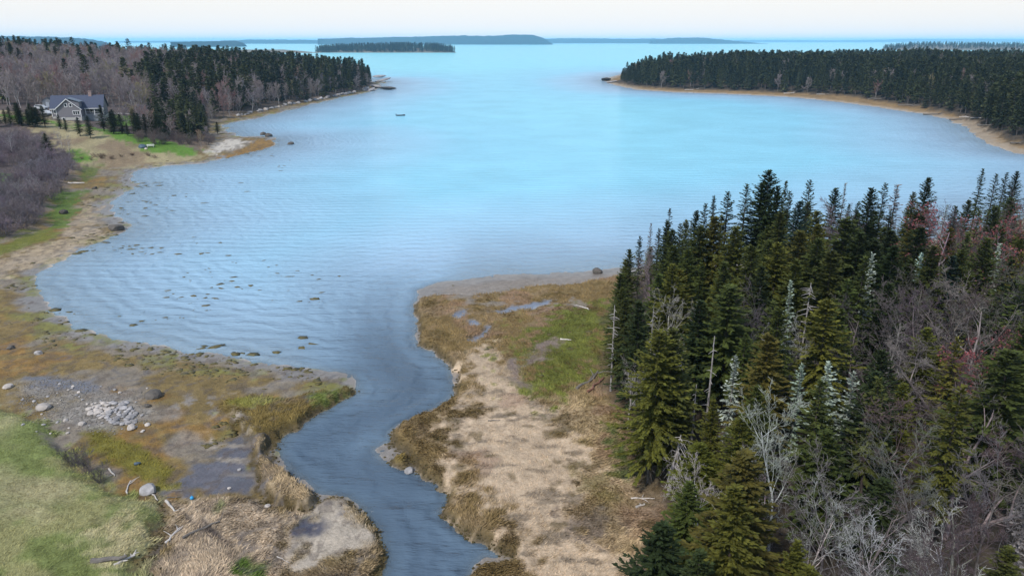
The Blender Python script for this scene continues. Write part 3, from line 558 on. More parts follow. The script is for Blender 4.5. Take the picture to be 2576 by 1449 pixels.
# --- spires standing against the water at the back of the grove
back = [(1105, 40, 14, 1.15, 'n', DARK), (970, 120, 12.5, 1, 't', DARK), (865, 165, 12, 1.1, 't', DARK), (785, 185, 11.5, .9, 't', DARK), (725, 230, 11, .9, 't', DARK), (680, 270, 10.5, .9, 'n', DARK), (525, 265, 11, .9, 'd', (.05, .065, .05)), (410, 345, 9.5, .6, 'd', GREYB), (500, 330, 10, .8, 'n', DARK), (460, 375, 9.5, .8, 't', DARK), (350, 420, 9, .8, 't', DARK), (290, 500, 9.5, .85, 'n', DGRN), (585, 345, 10, .9, 't', DARK), (1340, 95, 13, 1, 't', DARK), (1490, 140, 12, 1, 'n', DARK), (1540, 115, 12, .6, 'd', GREYB), (1685, 145, 12.5, 1.05, 'n', DARK), (1770, 115, 12.5, .9, 't', DARK), (1840, 125, 12.5, 1.2, 'd', GREYB), (2015, 80, 12.5, .9, 'n', DARK), (1940, 165, 11, .8, 'n', YGRN), (2340, 30, 12, .8, 't', DARK), (2420, 60, 11, .9, 't', DARK), (2475, 45, 11, .9, 't', DARK), (2540, 45, 11, .9, 'n', DARK), (1190, 100, 12, .8, 't', DARK), (1225, 160, 12, .9, 't', DARK), (1280, 220, 11.5, 1, 'n', BLUE), (1610, 225, 11.5, .9, 't', DARK), (1160, 130, 12.5, 1.0, 'n', DARK), (1060, 110, 12.5, 1.0, 'n', DARK)]
back.sort(key=lambda q: q[0]); cnt = {'n': 0, 't': 0, 'd': 0}
for zx, zy, H, w, k, cl in back:
    px, py = a3(zx, zy); x, y = from_top(px, py, H); i = cnt[k]; cnt[k] += 1
    lib = {'n': NEAR_S, 't': THIN_S, 'd': DEAD_S}[k]
    word = {'n': 'full dark spruce', 't': 'slender dark spruce spire', 'd': 'gaunt half-dead grey spruce'}[k]
    lab = f'{word} against the water behind the grove, {ordl(i)}' if zx != 1105 else 'tallest and broadest dark spruce, standing against the water at the back of the grove'
    plant('spruce_tree', random.choice(lib), x, y, H, w, jit(cl, .12), jit(BARK if k != 'd' else GREYB), lab, 'tree', G_GROVE)
# --- body of the grove: the crowns that can be told apart
mid = [(805, 310, 11.5, 1.15, 'n', YGRN), (915, 365, 11.5, 1.1, 'n', YGRN), (1285, 390, 11.5, 1.0, 'n', BRWN), (1530, 310, 12.5, 1.3, 'n', DGRN), (2365, 430, 11.5, 1.0, 'n', DGRN), (700, 360, 10.5, 1, 'n', DGRN), (1485, 505, 11.5, 1.1, 'n', DGRN), (575, 620, 9.5, .95, 'n', YGRN), (820, 570, 10, .9, 'n', DGRN), (880, 695, 11.5, 1.25, 'n', DGRN), (1460, 790, 11.5, 1.05, 'n', YGRN), (1975, 370, 11, 1, 'n', DARK), (2060, 480, 11, 1.05, 'n', DGRN), (2210, 495, 10.5, .9, 'n', DGRN), (2180, 540, 10, .9, 'n', BLUE), (460, 965, 11.5, .95, 'n', YGRN), (560, 950, 11, 1.0, 'n', DGRN), (1100, 1000, 10.5, 1.0, 'n', BRWN), (2120, 1010, 6.5, .8, 'n', YGRN), (2520, 680, 9, 1.3, 'n', DARK), (1065, 600, 10, .8, 'n', DARK), (620, 500, 10.5, .9, 'n', DGRN), (440, 640, 9.5, .9, 'n', DGRN), (1010, 480, 11, 1, 'n', DGRN), (1390, 430, 11.5, 1, 'n', DGRN), (1610, 400, 11.5, 1, 'n', DARK), (1710, 440, 11, 1, 'n', DARK), (1830, 480, 11, 1, 'n', DARK), (1920, 560, 10, .9, 'n', DGRN), (1250, 560, 10.5, 1.0, 'n', DGRN), (1530, 840, 10, .9, 'n', DGRN), (240, 640, 8.5, .9, 'n', DGRN), (260, 780, 8.5, .9, 'n', DGRN), (360, 800, 9.5, 1, 'n', DARK), (700, 800, 10, 1, 'n', DARK), (1800, 690, 10, 1, 'n', DARK)]
mid2 = [(970, 620, 10.5, 1.2, 'n', BRWN), (450, 1040, 8.5, 1.15, 'n', DARK), (1245, 1160, 6.5, .9, 'n', YGRN), (790, 340, 7.5, .8, 'n', YGRN), (930, 440, 8, .9, 'n', YGRN), (690, 590, 6, 1.2, 'n', YGRN), (1750, 60, 10, .9, 'n', DARK), (1880, 240, 8, .8, 'n', YGRN), (2500, 60, 11, 1.3, 'n', DGRN), (1450, 520, 8, 1.2, 'n', DGRN), (1000, 860, 7.5, 1.1, 'n', YGRN), (1780, 800, 6.5, 1.2, 'n', DARK), (2500, 1180, 6, 1.1, 'n', DGRN), (620, 820, 6.5, 1.1, 'n', DGRN)]
allm = [(*a3(q[0], q[1]), *q[2:]) for q in mid] + [(*a4(q[0], q[1]), *q[2:]) for q in mid2]
rows = [('in the back half of the grove', 690), ('in the middle of the grove', 850), ('in the front half of the grove', 1080), ('at the near edge of the picture', 2000)]
cn = {YGRN: 'yellow-green', BRWN: 'brown-green', DGRN: 'mid-green', DARK: 'dark green', BLUE: 'blue-green'}; seen = {}
for px, py, H, w, k, cl in sorted(allm):
    x, y = from_top(px, py, H); row = next(r_ for r_, lim in rows if py < lim); key = (row, cl); i = seen.get(key, 0); seen[key] = i + 1
    size = 'small' if H < 8 else 'tall' if H > 11.2 else 'middling'
    w *= 1.2
    lab = f'{cn[cl]} spruce {row}, {ordl(i)}'
    if (px, py) == a4(970, 620): lab = 'big brown-green spruce right at the bottom of the picture, pointed crown'
    if (px, py) == a3(460, 965): lab = 'tall yellow-green spruce at the creek-side edge of the grove above the bare trunks'
    plant('spruce_tree', random.choice(NEAR_S), x, y, H, w, jit(cl, .15), jit(BARK), lab, 'tree', G_GROVE)
# --- grey lichen-hung dead spruces and snags
lich = [(*a3(1975, 520), 10, 1.1, 'hung with pale lichen, broadest of them, in the middle of the grove'), (*a3(1705, 520), 10.5, .8, 'streaked with pale lichen, thin, right of the broad yellow-green crowns'), (*a4(1470, 130), 8.5, 1.25, 'pale blue-grey with lichen, lowest of the lichened trees'), (*a4(1600, 180), 8.5, 1.0, 'ash grey and leaning beside the pale blue-grey one'), (*a4(1740, 280), 6.5, .6, 'small skeletal with stubby whitish branches'), (*a3(2230, 740), 7, 1.0, 'small blue-grey below the round dark spruce at the right'), (*a3(1240, 680), 9.5, .8, 'grey-green and ragged beside a dead snag'), (*a4(900, 80), 8.5, .9, 'grey and thin behind the bare trunks'), (*a4(1280, 130), 8.5, 1.0, 'grey-white, tangled among bare birch limbs'), (*a3(1090, 190), 11, 1.0, 'hung with grey lichen in front of the tallest dark spruce'), (*a3(1490, 1150), 7, .9, 'frosted with lichen between two hardwoods')]
for px, py, H, w, d_ in lich:
    x, y = from_top(px, py, H); plant('dead_spruce', random.choice(DEAD_S), x, y, H, w, jit(LICH, .2), jit(GREYB), 'dying spruce ' + d_, 'tree', 'lichened dying spruces in the near grove')
def snag(px, py, H, rad, label, seed, lean=(0, 0), n=26, bl=.7, droop=-.1, r0=.3):
    x, y = from_top(px, py, H); z = th(x, y); r = np.random.default_rng(seed); e = empty('dead_snag', label, 'tree', 'bare dead trunks in the near grove', (x, y, z), 0)
    m_ = MB(); pts = [(lean[0] * t * H, lean[1] * t * H, t * H - .3 * (t == 0)) for t in (0, .35, .7, 1)]; m_.tube(pts, [rad, rad * .8, rad * .55, rad * .3], 7); t_ = m_.build('trunk', 'bark_tint', e); t_.color = (.26, .24, .23, 1)
    S = []
    for k in range(n):
        t = r.uniform(r0, .97); a = r.uniform(0, 6.28); l = bl * r.uniform(.4, 1.3); p0 = np.array([lean[0] * t * H, lean[1] * t * H, t * H]); d = np.array([math.cos(a), math.sin(a), droop + r.uniform(-.2, .25)]); p1 = p0 + d * l * .55; p2 = p1 + (d + np.array([0, 0, droop * 2])) * l * .5
        S += [(*p0, *p1, .03, .02), (*p1, *p2, .02, .008)]
        if bl > .9:
            for q in range(3): S.append((*p1, *(p1 + r.normal(0, .3, 3) + np.array([0, 0, droop])), .014, .006))
    V, F = tubes(S, 4); o = ob('crown', mesh_np('snag_branches', V, F, 'bark_tint'), e); o.color = (.36, .34, .33, 1); TREES.append((x, y))
snag(*a3(200, 820), 8, .10, 'dead grey snag with short stubs at the edge above the green meadow', 1, n=34, bl=.5)
snag(*a3(780, 1000), 9, .11, 'tall bare dead trunk, limbless top, inside the grove', 2, n=18, bl=.5, r0=.1)
snag(*a4(675, 250), 7, .10, 'shorter bare dead trunk beside the tall limbless one', 3, n=12, bl=.4)
snag(*a4(590, 90), 9, .06, 'thin dead pole left of the bare dead trunks', 4, n=30, bl=.3)
snag(*a3(1340, 690), 9, .10, 'dead grey spruce snag with one long side branch', 5, n=30, bl=.8, r0=.6)
snag(*a4(535, 545), 4.6, .15, 'broken whitened snag with drooping dead branches at the grove edge', 6, lean=(.12, 0), n=34, bl=1.25, droop=-.55)
snag(*a3(425, 840), 9, .06, 'thin grey dead tree between dark spruces near the meadow', 7, n=24, bl=.4)
# --- leafless hardwoods of the grove
hard = [('b', *a4(1200, 440), 9.0, 1.0, PALEB, 'pale bare birch beside the big pointed spruce in the foreground'), ('b', *a4(1500, 690), 8.5, 1.1, GREYB, 'grey bare tree with crooked limbs at the bottom, centre of the hardwoods'), ('b', *a4(1850, 1090), 7.5, 1.0, PALEB, 'pale bare tree fanning up from the bottom edge'), ('b', *a4(2260, 1040), 7.5, 1.0, PALEB, 'pale bare tree near the bottom right corner'), ('m', *a4(2300, 330), 9.5, 1.15, (.20, .17, .165), 'wide bare maple with thick pale limbs at the lower right'), ('b', *a4(2520, 600), 9.5, .9, GREYB, 'tall bare tree cut by the right edge, lower part'), ('b', *a4(720, 720), 6.0, .9, (.45, .44, .42), 'whitish dead branching tree left of the big pointed spruce'), ('b', *a4(1350, 960), 7.5, 1.1, PALEB, 'bare tangled tree at the bottom, right of the pointed spruce'), ('m', *a3(2250, 330), 11, 1.3, (.22, .18, .19), 'big bare maple flushed red with buds at the right edge'), ('m', *a3(2420, 250), 11, 1.0, (.22, .19, .18), 'bare maple with a tinge of red behind the big flushed one'), ('m', *a3(2280, 860), 10, 1.35, (.24, .21, .20), 'big grey spreading bare maple in the right middle'), ('m', *a3(2490, 850), 9.5, 1.0, (.22, .12, .11), 'red-budded maple right of the grey spreading one'), ('b', *a3(540, 815), 9, .8, PALEB, 'small whitish birch among spruces above the bare trunks'), ('b', *a3(1000, 715), 9.5, .9, GREYB, 'grey bare tree leaning right in the centre of the grove'), ('b', *a3(1250, 950), 9, .6, PALEB, 'slim white birch beside the yellow-brown spruce'), ('b', *a3(1170, 940), 9, .55, PALEB, 'slim white birch left of its twin'), ('m', *a4(1950, 350), 8.5, 1.1, (.17, .13, .13), 'purple-brown twiggy maple behind the grey hardwoods'), ('m', *a4(2150, 180), 8.5, 1.1, (.16, .12, .12), 'dense brown twiggy maple in the right middle'), ('m', *a3(1700, 850), 8.5, .9, (.15, .12, .13), 'dim purple-grey bare tree in the grove centre'), ('b', *a3(450, 520), 9, .7, (.26, .20, .22), 'purplish bare tree at the left end of the grove'), ('b', *a3(1480, 240), 11, .9, (.20, .16, .18), 'grey-purple bare tree below the spires'), ('m', *a4(1100, 820), 6, .9, (.2, .17, .17), 'low bare maple right against the pointed spruce'), ('b', *a4(2050, 620), 8.5, 1.1, GREYB, 'bare tree with long horizontal limb, lower right'), ('m', *a4(1650, 900), 7, 1.1, (.19, .15, .15), 'brown bare maple between two pale ones at the bottom'), ('m', *a3(2080, 700), 9.5, .9, (.17, .13, .14), 'purple bare maple left of the spreading grey one')]
for k, px, py, H, w, cl, d_ in hard:
    x, y = from_top(px, py, H); lib = BIRCH if k == 'b' else MAPLE
    plant('birch_tree' if k == 'b' else 'maple_tree', random.choice(lib), x, y, H, w, jit(tuple(v * (.95 if k == 'b' else .72) for v in cl), .1), jit(tuple(v * 1.0 for v in cl), .1), d_, 'tree', 'leafless hardwoods of the near grove', nat=10.0 if k == 'b' else 8.8)
x, y = gp(1578, 1075, 1.0); plant('birch_tree', BIRCH[1], x, y, 6.2, .8, (.34, .31, .29), (.40, .37, .34), 'thin leaning birch alone at the grove edge above the tan marsh', 'tree', 'leafless hardwoods of the near grove', nat=10, tilt=(0, R(-9)))
# --- the trees between them
env = np.array([(1500, 720), (1545, 660), (1620, 610), (1700, 560), (1800, 520), (2000, 505), (2300, 495), (2600, 470), (3200, 430)])
gpoly = np.array(U_GROVE); tries = 0; nfill = {'s': 0, 'd': 0, 'h': 0}
cand = [(gp(random.uniform(1540, 3000), random.uniform(660, 1750), 1.5)) for _ in range(9000)]
random.shuffle(cand); ca = np.array(cand); din = sdf(U_GROVE, ca[:, 0], ca[:, 1]); hc = terrain(ca[:, 0], ca[:, 1])
ordw = {}
fills = []
for (x, y), di, hz_ in zip(cand, din, hc):
    if di < .8 or len(fills) > 190: continue
    if min((x - a) ** 2 + (y - b_) ** 2 for a, b_ in TREES[-400:]) < 2.3 ** 2: continue
    bx, by = proj(x, y, hz_); hardw = 1 / (1 + math.exp(-((bx - 2050) / 120 + (by - 1150) / 160)))
    H = random.uniform(7, 11.5) * (1 - .25 * (di < 3)); px, py = proj(x, y, hz_ + H)
    if py < np.interp(px, env[:, 0], env[:, 1]): H *= .8; px, py = proj(x, y, hz_ + H)
    if py < np.interp(px, env[:, 0], env[:, 1]) or H < 5: continue
    k = random.random(); t_ = 'h' if k < hardw * .28 else ('d' if k > .90 else 's'); fills.append((px, py, x, y, hz_, H, t_)); TREES.append((x, y))
def third(a): return 'toward its left end' if a < 1850 else 'toward its centre' if a < 2200 else 'toward the right edge'
for px, py, x, y, hz_, H, t_ in sorted(fills):
    if px > 2700 or px < 1500: continue
    TREES.remove((x, y))
    edge = px > 2590; row = next(r_ for r_, lim in rows if py < lim)
    if t_ == 's': plant('spruce_tree', random.choice(NEAR_S + THIN_S), x, y, H, random.uniform(.95, 1.3), jit(random.choice([DARK, DGRN, DGRN, DGRN, YGRN, YGRN]), .2), jit(BARK), f'half-hidden spruce {row}, {third(px)}', 'tree', f'half hidden spruces {row}, {third(px)}', z=hz_)
    elif t_ == 'd': plant('dead_spruce', random.choice(DEAD_S), x, y, H, random.uniform(.7, 1.0), jit(random.choice([LICH, GREYB, GREYB]), .25), jit(GREYB), f'half-hidden thin grey dying spruce {row}, {third(px)}', 'tree', f'half hidden dying spruces {row}, {third(px)}', z=hz_)
    else: plant('maple_tree', random.choice(MAPLE), x, y, H * .9, random.uniform(.8, 1.1), jit((.105, .088, .086), .2), jit((.14, .125, .115)), f'half-hidden purple-grey bare maple {row}, {third(px)}', 'tree', f'tangled bare maples {row}, {third(px)}', nat=8.8, z=hz_)

# ------------------------------------------------------------------ woods on the far shores: nearest trees one by one, the rest as a wood
def wood_points(poly, n, spacing, rmin, rmax, azr, seed, inset=1.5):
    r = np.random.default_rng(seed); rr = np.sqrt(r.uniform(rmin ** 2, rmax ** 2, n)); a = r.uniform(azr[0], azr[1], n); x = np.sin(a) * rr; y = np.cos(a) * rr
    d = sdf(poly, x, y); m = d > inset; x, y, d = x[m], y[m], d[m]; cell = {}; keep = []
    for i in range(len(x)):
        sp = spacing * (1 if d[i] > 12 else .8); c = (int(x[i] // spacing), int(y[i] // spacing)); ok = True
        for ax in (-1, 0, 1):
            for ay in (-1, 0, 1):
                for j in cell.get((c[0] + ax, c[1] + ay), ()):
                    if (x[i] - x[j]) ** 2 + (y[i] - y[j]) ** 2 < sp * sp: ok = False
        if ok: cell.setdefault(c, []).append(i); keep.append(i)
    return x[keep], y[keep], d[keep]
def gn_wood(name, pts, idx, scl, rz, sources, label):
    me = bpy.data.meshes.new(name); n = len(pts); me.vertices.add(n); me.vertices.foreach_set('co', np.asarray(pts, np.float32).ravel())
    for an, arr, ty in (('tree_scale', scl, 'FLOAT'), ('tree_turn', rz, 'FLOAT'), ('tree_kind', idx, 'INT')):
        a = me.attributes.new(an, ty, 'POINT'); a.data.foreach_set('value', np.asarray(arr, np.int32 if ty == 'INT' else np.float32))
    o = ob(name, me); o['kind'] = 'stuff'; o['label'] = label
    ng = bpy.data.node_groups.new(name, 'GeometryNodeTree'); ng.interface.new_socket('Geometry', in_out='INPUT', socket_type='NodeSocketGeometry'); ng.interface.new_socket('Geometry', in_out='OUTPUT', socket_type='NodeSocketGeometry')
    N = ng.nodes; gi = N.new('NodeGroupInput'); go = N.new('NodeGroupOutput'); jn = N.new('GeometryNodeJoinGeometry')
    for tr_o, cr_o in sources[::-1]:
        j2 = N.new('GeometryNodeJoinGeometry'); g2 = N.new('GeometryNodeGeometryToInstance')
        for so in (tr_o, cr_o):
            oi = N.new('GeometryNodeObjectInfo'); oi.transform_space = 'ORIGINAL'; oi.inputs['Object'].default_value = so; ng.links.new(oi.outputs['Geometry'], j2.inputs[0])
        ng.links.new(j2.outputs[0], g2.inputs[0]); ng.links.new(g2.outputs[0], jn.inputs[0])
    ip = N.new('GeometryNodeInstanceOnPoints'); ip.inputs['Pick Instance'].default_value = True
    def na(nm, ty):
        q = N.new('GeometryNodeInputNamedAttribute'); q.data_type = ty; q.inputs['Name'].default_value = nm; return q.outputs['Attribute']
    cx = N.new('ShaderNodeCombineXYZ'); ng.links.new(na('tree_turn', 'FLOAT'), cx.inputs['Z'])
    ng.links.new(gi.outputs[0], ip.inputs['Points']); ng.links.new(jn.outputs[0], ip.inputs['Instance']); ng.links.new(na('tree_kind', 'INT'), ip.inputs['Instance Index']); ng.links.new(na('tree_scale', 'FLOAT'), ip.inputs['Scale']); ng.links.new(cx.outputs[0], ip.inputs['Rotation'])
    ng.links.new(ip.outputs[0], go.inputs[0]); md_ = o.modifiers.new('wood', 'NODES'); md_.node_group = ng; return o
def kids(e): return [c for c in e.children]
FARSRC = {}
def pick_src(kind, meshes, *a, **k):
    e = plant(kind, meshes, *a, **k); ch = {c.name.split('.')[0]: c for c in bpy.data.objects if c.parent == e}
    FARSRC.setdefault(id(meshes[1]), (ch['trunk'], ch['crown'])); return e

# right headland: all spruce
x, y, d = wood_points(U_HEAD, 60000, 4.6, 180, 1050, (-R(2), R(40)), 5); hz_ = terrain(x, y)
H = (8.5 + 8.5 * rng.beta(2.2, 1.6, len(x))) * np.where(d < 6, .8, 1) * (.75 + .5 * fbm(x, y, 45, 71)); px, py = proj(x, y, hz_); H = H * (.62 + .38 * sstep(1540, 1680, px)); vis = (px > -60) & (px < 2650)
x, y, d, hz_, H, px, py = [q[vis] for q in (x, y, d, hz_, H, px, py)]
size = H / np.hypot(x, y) * (1 + 2.0 * (d < 9)) ; order = np.argsort(-size); nind = 55
regions = [(1620, 'at the outer tip of the right headland'), (1850, 'along the outer beach of the right headland'), (2120, 'on the straight middle shore of the right headland'), (2350, 'where the right shore bends toward the viewer'), (2480, 'above the driftwood on the right shore'), (9999, 'at the right edge above the curved beach')]
for i in order[:nind]:
    rg = next(t for lim, t in regions if px[i] < lim); gaunt = random.random() < .12
    pick_src('spruce_tree', FAR_S[random.randrange(4)], x[i], y[i], H[i], random.uniform(.85, 1.15), (.02, .03, .02), BARK, f'dark shore spruce in the front row {rg}', 'tree', f'front row spruces {rg}', z=hz_[i])
HEADW = (np.stack([x, y, hz_ - .1], 1)[order[nind:]], H[order[nind:]])
# left shore: bare hardwoods with spruces among them and along the point
x, y, d = wood_points(U_LEFT, 80000, 4.1, 200, 900, (-R(42), R(-5)), 6, 1.0); hz_ = terrain(x, y); px, py = proj(x, y, hz_); vis = (px > -80) & (px < 1000); x, y, d, hz_, px, py = [q[vis] for q in (x, y, d, hz_, px, py)]
fieldd = sdf(P([(-400, 300), (0, 306), (110, 322), (200, 342), (330, 348), (505, 368), (530, 385), (300, 420), (180, 440), (170, 490), (115, 530), (120, 560), (0, 620), (-400, 700)], 2), x, y)
housed = sdf([(-400, 0), (-300, 1)], x, y)
keep = (fieldd < 0) & ~((px > 90) & (px < 275) & (py > 272) & (py < 345)) & ~((px > 270) & (px < 345) & (py > 283) & (py < 318))
x, y, d, hz_, px, py = [q[keep] for q in (x, y, d, hz_, px, py)]
dense = sdf([(365, 235), (420, 190), (560, 172), (700, 152), (800, 140), (945, 130), (960, 240), (700, 270), (540, 305), (560, 350), (420, 345), (395, 300)], px, py)
psp = np.where(dense > -1e8, 0.06 + .58 * sstep(-28, 22, dense + (fbm(x, y, 40, 83) - .5) * 90), 0); psp = np.where(np.hypot(x, y) > 620, np.maximum(psp, .5), psp); psp = np.where((px < 120) & (py > 290), .7, psp)
clump = fbm(x, y, 24, 81); issp = rng.uniform(0, 1, len(x)) < np.clip(psp + (clump - .5) * .5, 0.02, .97)
H = np.where(issp, rng.uniform(12, 17, len(x)), rng.uniform(8.5, 12.5, len(x))) * np.where(d < 5, .75, 1); H = np.where((px > 280) & (px < 560) & (py > 296), H * .62, H); H = np.where((px < 110) & (py > 285), H * .5, H)
size = H / np.hypot(x, y) * (1 + 1.0 * (d < 14)); order = np.argsort(-size); spi = [i for i in order if issp[i]]; bai = [i for i in order if not issp[i]]
def reg_l(a, b_):
    if b_ > 285: return 'round the house and lawn' if a < 345 else 'on the low bank behind the green field'
    if a < 120: return 'at the left edge behind the house'
    if a < 380: return 'on the slope behind the house'
    if a < 620: return 'above the narrow beach left of the bay'
    if a < 820: return 'on the middle shore of the left headland'
    return 'at the tip of the left headland'
for i in spi[:28]: pick_src('spruce_tree', FAR_S[random.randrange(4)], x[i], y[i], H[i], random.uniform(.95, 1.3), DARK, BARK, f'dark spruce {reg_l(px[i], py[i])}, among bare trees', 'tree', f'spruces {reg_l(px[i], py[i])}', z=hz_[i])
for i in bai[:240]: pick_src('bare_tree', FAR_B[random.randrange(4)], x[i], y[i], H[i], random.uniform(.9, 1.25), GREYB, BARK, f'leafless grey tree {reg_l(px[i], py[i])}', 'tree', f'leafless trees {reg_l(px[i], py[i])}', nat=10, z=hz_[i])
rest = spi[28:] + bai[240:]; srcs = [FARSRC[id(m_[1])] for m_ in FAR_S + FAR_B]
gn_wood('mixed_wood', np.stack([x, y, hz_ - .1], 1)[rest], np.where(issp[rest], 0, 4) + rng.integers(0, 4, len(rest)), H[rest] / np.where(issp[rest], 12, 10), rng.uniform(0, 6.28, len(rest)), srcs, 'leafless purple-grey wood with dark spruces covering the left headland')

pts_, Hh = HEADW; n_ = len(Hh); bare_ = (rng.uniform(0, 1, n_) < .07)
gn_wood('spruce_wood', pts_, np.where(bare_, 4, 0) + rng.integers(0, 4, n_), np.where(bare_, Hh * .8 / 10, Hh / 12), rng.uniform(0, 6.28, n_), srcs, 'dense dark spruce wood covering the right headland')

# ------------------------------------------------------------------ islands and far hills
def hill(name, x0, x1, base, tops, depth, seed, mat, step=None, bumpy=3.0, kind='structure', wood=None, spacing=6, Hs=(10, 15)):
    """a ridge whose near foot runs from photo column x0 to x1 on row base; tops = skyline (column, row)"""
    dist = gp(0, base)[1]; dd = dist / math.cos(0); sc = FPX * math.cos(PITCH) / dd
    X0 = gp(x0, base)[0]; X1 = gp(x1, base)[0]; n = max(60, int((X1 - X0) / (step or 12))); xs = np.linspace(X0, X1, n); cols = np.linspace(x0, x1, n)
    tp = np.array(tops, float); top = np.interp(cols, tp[:, 0], tp[:, 1]); hgt = np.maximum((base - top) / FPX * dd, .2)
    nv = 14; v = np.linspace(0, 1, nv); prof = np.sin(np.clip(v * 1.25, 0, 1) * math.pi / 2) ** .8 * np.where(v > .8, np.cos((v - .8) / .2 * math.pi / 2), 1)
    XX = np.tile(xs, (nv, 1)); taper = np.sin(np.linspace(0, math.pi, n)) ** .35; YY = dist + v[:, None] * depth * taper[None, :]
    ZZ = prof[:, None] * hgt[None, :] * (.94 + .12 * fbm(XX.ravel(), YY.ravel(), 160, seed).reshape(XX.shape)) + (vnoise(XX.ravel(), YY.ravel(), 17, seed + 1).reshape(XX.shape) - .5) * bumpy * (prof[:, None] > .25) - .6 * (v[:, None] == 0) - 3 * (v[:, None] == 1)
    i = np.arange(nv - 1)[:, None] * n + np.arange(n - 1)[None, :]; F = np.stack([i, i + 1, i + n + 1, i + n], -1).reshape(-1, 4)
    o = ob(name, mesh_np(name, np.stack([XX.ravel(), YY.ravel(), ZZ.ravel()], 1), F, mat)); o['kind'] = kind; return o, xs, hgt, dist
simple('far_woods', (.020, .040, .045), .95, .35, .02, .05, 0)
MATS['far_woods'].node_tree.nodes['Noise Texture'].inputs['Scale'].default_value = .03
hill('hills', 800, 1392, 113.2, [(800, 100), (850, 98), (930, 96.5), (1000, 95), (1090, 92.5), (1150, 91), (1240, 93), (1290, 89.5), (1345, 91), (1372, 98), (1392, 112.5)], 900, 301, 'far_woods', bumpy=7)
hill('hills', 555, 905, 111.0, [(555, 104), (600, 101.5), (700, 102), (780, 103), (840, 101), (905, 103)], 900, 302, 'far_woods', bumpy=7)
hill('hills', 1370, 1800, 110.0, [(1370, 100), (1420, 98.5), (1500, 98), (1560, 99.5), (1650, 99), (1800, 101)], 1200, 303, 'far_woods', step=25, bumpy=8)
hill('hills', 1640, 1932, 111.2, [(1640, 104), (1700, 99), (1740, 97), (1800, 97), (1850, 101), (1890, 106), (1932, 110.8)], 800, 304, 'far_woods', bumpy=6)
hill('hills', 1860, 2700, 107.2, [(1860, 102.5), (2000, 102), (2200, 103), (2300, 101.5), (2400, 99.5), (2600, 100), (2700, 101)], 2500, 305, 'far_woods', step=40, bumpy=8)
hill('hills', 300, 640, 108.5, [(300, 104.5), (360, 104), (450, 104.8), (560, 105), (640, 107)], 2000, 306, 'far_woods', step=30, bumpy=6)
hill('hills', 430, 582, 119.0, [(430, 108), (480, 106), (520, 105), (560, 110), (582, 118.5)], 500, 307, 'far_woods', bumpy=4)
hill('hills', -400, 240, 118.0, [(-400, 90), (0, 95), (80, 98), (160, 104), (240, 114)], 600, 309, 'far_woods', bumpy=10, step=7)
# wooded island in the middle distance and wooded point at the right
def wooded(name, x0, x1, base, tops, depth, seed, n, Hs, label):
    o, xs, hg, dist = hill(name, x0, x1, base, tops, depth, seed, 'far_shore', bumpy=.6, step=6)
    r = np.random.default_rng(seed); u = r.uniform(.01, .985, n); v = r.uniform(.03, .75, n); i = (u * (len(xs) - 1)).astype(int)
    X = xs[i]; Y = dist + v * depth * np.sin(u * math.pi) ** .35; Zt = np.sin(np.clip(v * 1.25, 0, 1) * math.pi / 2) ** .8 * hg[i]
    gn_wood(name + '_wood', np.stack([X, Y, Zt * .95], 1), r.integers(0, 4, n), r.uniform(*Hs, n) / 12, r.uniform(0, 6.28, n), [FARSRC[id(m_[1])] for m_ in FAR_S], label)
simple('far_shore', (.17, .15, .12), .95, .3, .2, .05, 0)
wooded('island', 792, 1148, 133.5, [(792, 131), (830, 127), (900, 124), (1000, 122.5), (1080, 123), (1125, 128), (1148, 133.2)], 110, 401, 900, (11, 17), 'dark spruces covering the low island beyond the left headland')
wooded('island', 2240, 2760, 127.0, [(2240, 126.8), (2262, 121), (2350, 115.5), (2450, 115), (2560, 117), (2760, 117)], 260, 402, 900, (9, 14), 'dark trees covering the low point beyond the right headland')
o, *_ = hill('hills', 590, 800, 134.0, [(590, 127), (700, 127), (800, 133.8)], 60, 403, 'far_shore', bumpy=.5)
# ------------------------------------------------------------------ single spruces of the left shore
def from_base(px, py):
    z = 4.0
    for _ in range(8):
        x, y = gp(px, py, z); z = .5 * z + .5 * th(x, y)
    return x, y, th(x, y)
for px, py, H, w, lab in [(97, 172, 17, 1.25, 'tall dark spruce alone among bare trees, upper left slope'), (38, 186, 16, 1.2, 'left one of two dark spruces at the left edge'), (57, 190, 14, 1.35, 'right one of two dark spruces at the left edge'), (56, 132, 17, 1.4, 'rounded dark spruce high at the left against the sky'), (222, 213, 14, 1.5, 'broad dark spruce on the slope above the house'), (256, 214, 13, 1.0, 'narrow spruce right of the broad one above the house'), (290, 178, 9, 1.1, 'small dark spruce in the middle of the bare wood'), (152, 325, 4.2, 1.2, 'small young spruce below the house wall'), (167, 331, 3.8, 1.2, 'second small young spruce below the house'), (202, 343, 5.2, 1.3, 'young spruce at the field edge below the deck'), (228, 348, 6, 1.3, 'bushy young spruce at the field edge'), (262, 330, 7.5, 1.6, 'broad dark spruce right of the deck'), (288, 318, 5, 1.2, 'slim young spruce left of the bright lawn'), (338, 322, 6, 1.3, 'dark young spruce right of the bright lawn'), (123, 392, 5.5, 1.4, 'lone dark spruce rising from the thicket left of the field'), (548, 337, 4, 1.2, 'little wind-bent spruce at the end of the low bank')]:
    x, y, z = from_base(px, py); plant('spruce_tree', NEAR_S[random.choice((0, 2, 4))], x, y, H, w, jit(DARK, .1), BARK, lab, 'tree', 'lone spruces on the left shore', z=z)

